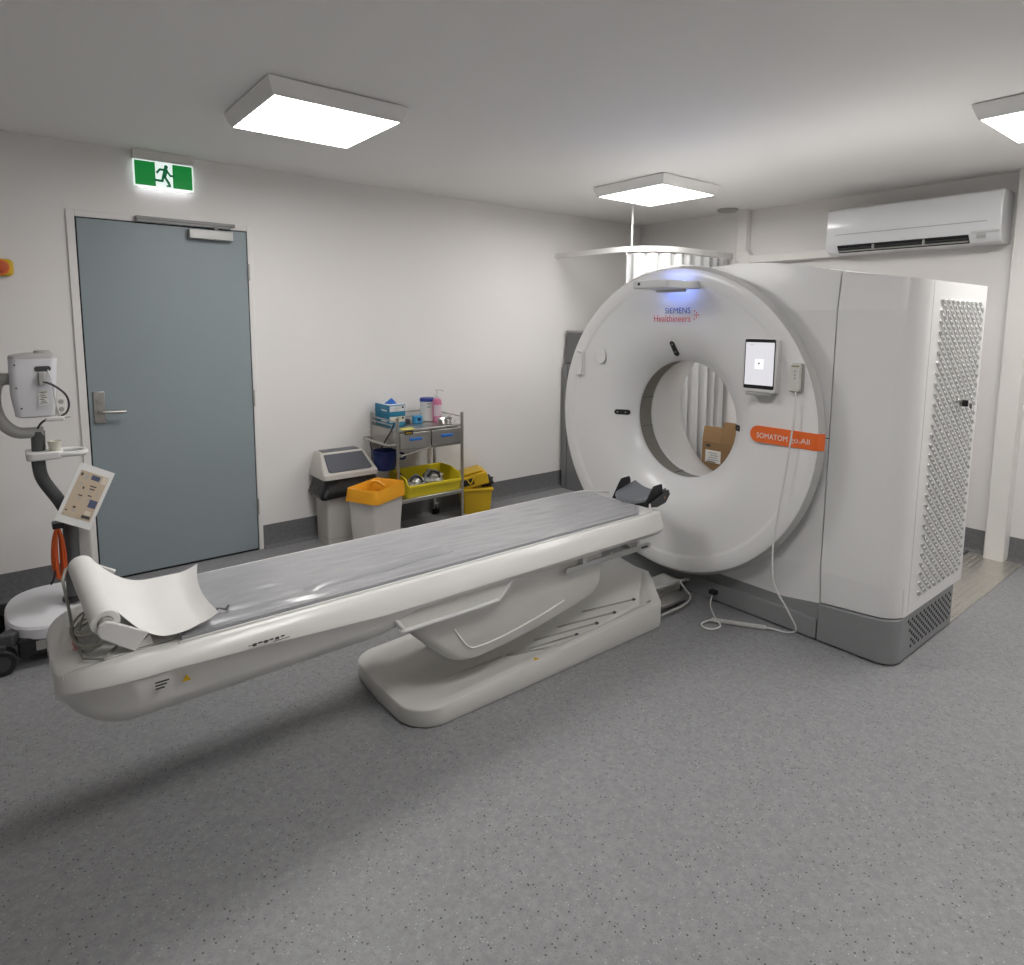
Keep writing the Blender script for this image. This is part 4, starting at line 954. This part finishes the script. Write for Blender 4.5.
# ---------------------------------------------------------------- curtain rail and curtain
zr = 2.125
cr = thing('curtain_rail', 'white L-shaped curtain rail hung from a ceiling rod', 'curtain rail', (4.1, -1.0, 2.1))
path = [(4.0, -.003), (4.0, -.3), (4.0, -.62)] + [(4.0+.42-.42*math.cos(t), -.62-.42*math.sin(t)) for t in [PI/2*i/8 for i in range(1, 9)]] + [(4.8, -1.04), (5.12, -1.04)]
def strip(path, z0, z1, th):
    mb = MB(); rings = []
    for i, p in enumerate(path):
        a_ = Vector(path[max(i-1, 0)]); b_ = Vector(path[min(i+1, len(path)-1)]); d = (b_-a_).normalized(); n_ = Vector((-d.y, d.x))*th/2
        q = Vector(p); rings.append([Vector((*(q+n_), z0)), Vector((*(q-n_), z0)), Vector((*(q-n_), z1)), Vector((*(q+n_), z1))])
    return mb.loft(rings)
obj('rail', strip(path, zr-.022, zr+.022, .022), M_WHITE, cr, ang=30)
obj('ceiling_rod', MB().cyl((4.04, -.83, zr+.02), (4.04, -.83, H), .0085, n=12), M_WHITE, cr)
obj('wall_socket', MB().cyl((4.0, 0, zr), (4.0, -.012, zr), .03, n=16), M_WHITE, cr)
cur = thing('curtain', 'pale grey pleated curtain hanging behind the scanner ring', 'curtain', (4.6, -1.0, .35))
def track(s_):
    # s_ metres along the rail from the bend
    q = .42*PI/2
    if s_ < q: t = s_/.42; return Vector((4.42-.42*math.cos(t), -.62-.42*math.sin(t))), Vector((math.sin(t), -math.cos(t)))
    return Vector((4.42+(s_-q), -1.04)), Vector((1, 0))
def cfun(uu, vv):
    s_ = .16 + uu*1.17; p, d = track(s_); n_ = Vector((-d.y, d.x)); zt = zr-.035; zb = .32
    ph = uu*2*PI*9.5
    a_ = .022 + .022*min(1, vv*2.2)
    off = a_*math.sin(ph + .5*noise.noise(Vector((uu*8, vv*1.5, 0)))) + .3*a_*math.sin(2.3*ph+1)
    q = p + n_*off + d*.008*math.cos(ph)
    return (q.x, q.y, zt + (zb-zt)*vv)
obj('cloth', MB().grid(cfun, 230, 14), M_CURT, cur, ang=80, recalc=False)
for k in range(12):
    p, d = track(.17 + k*.104)
    obj('hook', MB().box((p.x-.004, p.y-.004, zr-.045), (p.x+.004, p.y+.004, zr-.02)), M_WHITE, cur, smooth=False)
# cardboard box behind the gantry
cb = thing('cardboard_box', 'brown cardboard box with white shipping label behind the bore', 'box', (4.6, -1.46, 0))
obj('carton', MB().box((4.42, -1.66, 0), (4.82, -1.30, .60)), M_CARD, cb, bevel=.004)
obj('carton_flap', MB().prism([(4.42, -1.655, .60), (4.42, -1.475, .60), (4.44, -1.475, .765), (4.44, -1.66, .77)], (.006, 0, 0)), M_CARD, cb, smooth=False)
obj('carton_flap', MB().prism([(4.42, -1.47, .60), (4.42, -1.30, .60), (4.445, -1.30, .715), (4.445, -1.47, .72)], (.006, 0, 0)), M_CARD, cb, smooth=False)
lb_ = obj('shipping_label', MB().box((4.4185, -1.475, .43), (4.42, -1.335, .53)), M_PAPER, cb, smooth=False)
pm = MB()
for i in range(4): pm.box((4.4178, -1.455+.01*(i % 2), .45+.018*i), (4.4185, -1.36-.01*(i % 3), .457+.018*i))
obj('label_print', pm, M_LGREY, lb_, smooth=False)
obj('label_bar', MB().box((4.4178, -1.43, .433), (4.4185, -1.35, .441)), M_INK, lb_, smooth=False)
obj('carton_print', MB().box((4.4187, -1.38, .555), (4.42, -1.34, .575)), M_INK, cb, smooth=False)

# ---------------------------------------------------------------- air conditioner & conduit
ac = thing('air_conditioner', 'white wall-mounted split air conditioner', 'air conditioner', (5.02, -2.5, 2.05))
M_AC = mat('ac_gloss_white', (.80, .81, .83), .18, noise_amt=.01, coat=.4)
prof = [(5.124, 2.375), (4.93, 2.375), (4.908, 2.362), (4.902, 2.30), (4.902, 2.15), (4.912, 2.105), (4.945, 2.062), (4.98, 2.052), (5.124, 2.05)]
sh_ = obj('shell', MB().prism([(x, -3.045, z) for x, z in prof], (0, 1.08, 0)), M_AC, ac, bevel=.008, seg=3, ang=30)
obj('panel_groove', MB().box((4.9008, -2.97, 2.184), (4.903, -2.035, 2.189)), M_LGREY, ac, smooth=False)
def acp(x, z): return (x, z)
oa, ob = Vector((4.9095, 0, 2.108)), Vector((4.945, 0, 2.058))
ob_ = obj('outlet', MB().prism([Vector((p.x-.001, -2.875, p.z)) for p in (oa, ob, ob+Vector((.02, 0, .02)), oa+Vector((.02, 0, .02)))], (0, .825, 0)), M_GAP, ac, smooth=False)
for k, q in enumerate((.30, .62)):
    c = oa.lerp(ob, q+.1)
    obj('louvre', MB().box((c.x-.012, -2.87, c.z-.004), (c.x+.01, -2.055, c.z+.004), Matrix.Rotation(-.5, 3, 'Y')), M_LGREY if k else M_DGREY, ob_, bevel=.001)
for y in (-2.62, -2.30): obj('louvre_clip', MB().box((4.902, y-.006, 2.066), (4.93, y+.006, 2.103)), M_LGREY, ob_)
obj('end_cover', MB().box((4.9, -3.04, 2.115), (4.905, -2.89, 2.128)), M_ALU, ac, smooth=False)
obj('badge', MB().box((4.906, -2.965, 2.088), (4.916, -2.92, 2.104)), M_LGREY, ac, smooth=False)
cn = thing('conduit', 'white angled pipe duct from ceiling to the air conditioner', 'duct', (5.1, -1.5, 2.04))
obj('duct', MB().box((5.05, -1.215, 2.10), (5.124, -1.125, H)), M_TRIM, cn, bevel=.006)
obj('duct', MB().box((5.05, -1.97, 2.045), (5.124, -1.215, 2.11)), M_TRIM, cn, bevel=.006)
obj('elbow', MB().prism([(5.046, -1.12, 2.16), (5.046, -1.12, 2.10), (5.046, -1.175, 2.04), (5.046, -1.26, 2.04), (5.046, -1.26, 2.115), (5.046, -1.222, 2.16)], (.078, 0, 0)), M_TRIM, cn, bevel=.005)
sd = thing('smoke_detector', 'round flat detector on the ceiling by the duct', 'detector', (4.94, -1.06, H))
obj('disc', MB().lathe([(.085, 0), (.085, -.012), (.07, -.022), (.04, -.025)], (4.95, -1.09, H), 'z', 28), M_LGREY, sd)

# ---------------------------------------------------------------- tread plate in the floor
tp = thing('tread_plate', 'diamond-pattern metal trench cover in the floor by the wall', 'floor plate', (4.4, -3.15, 0))
obj('plate', MB().box((3.768, -3.283, 0), (5.085, -2.99, .004)), mat('plate_alu', (.62, .60, .55), .3, .85, noise_amt=.1), tp, smooth=False)
tr3 = MB()
for i in range(46):
    for j in range(9):
        x = 3.78 + i*.0285; y = -3.268 + j*.032
        if x > 5.08: continue
        a_ = .7 if (i+j) % 2 else -.7
        d = Vector((math.cos(a_), math.sin(a_), 0))*.012; n_ = Vector((-d.y, d.x, 0))*.28; c = Vector((x, y, .004))
        tr3.loft([[c-d, c-n_, c+d, c+n_], [c-d*.6+Vector((0,0,.003)), c-n_*.6+Vector((0,0,.003)), c+d*.6+Vector((0,0,.003)), c+n_*.6+Vector((0,0,.003))]])
to_ = obj('tread', tr3, MATS['plate_alu'], tp, smooth=False); to_['kind'] = 'stuff'
obj('edge_bar', MB().box((3.84, -2.99, 0), (5.085, -2.975, .01)).box((3.84, -2.955, 0), (5.085, -2.94, .01)), M_DGREY, tp, smooth=False)
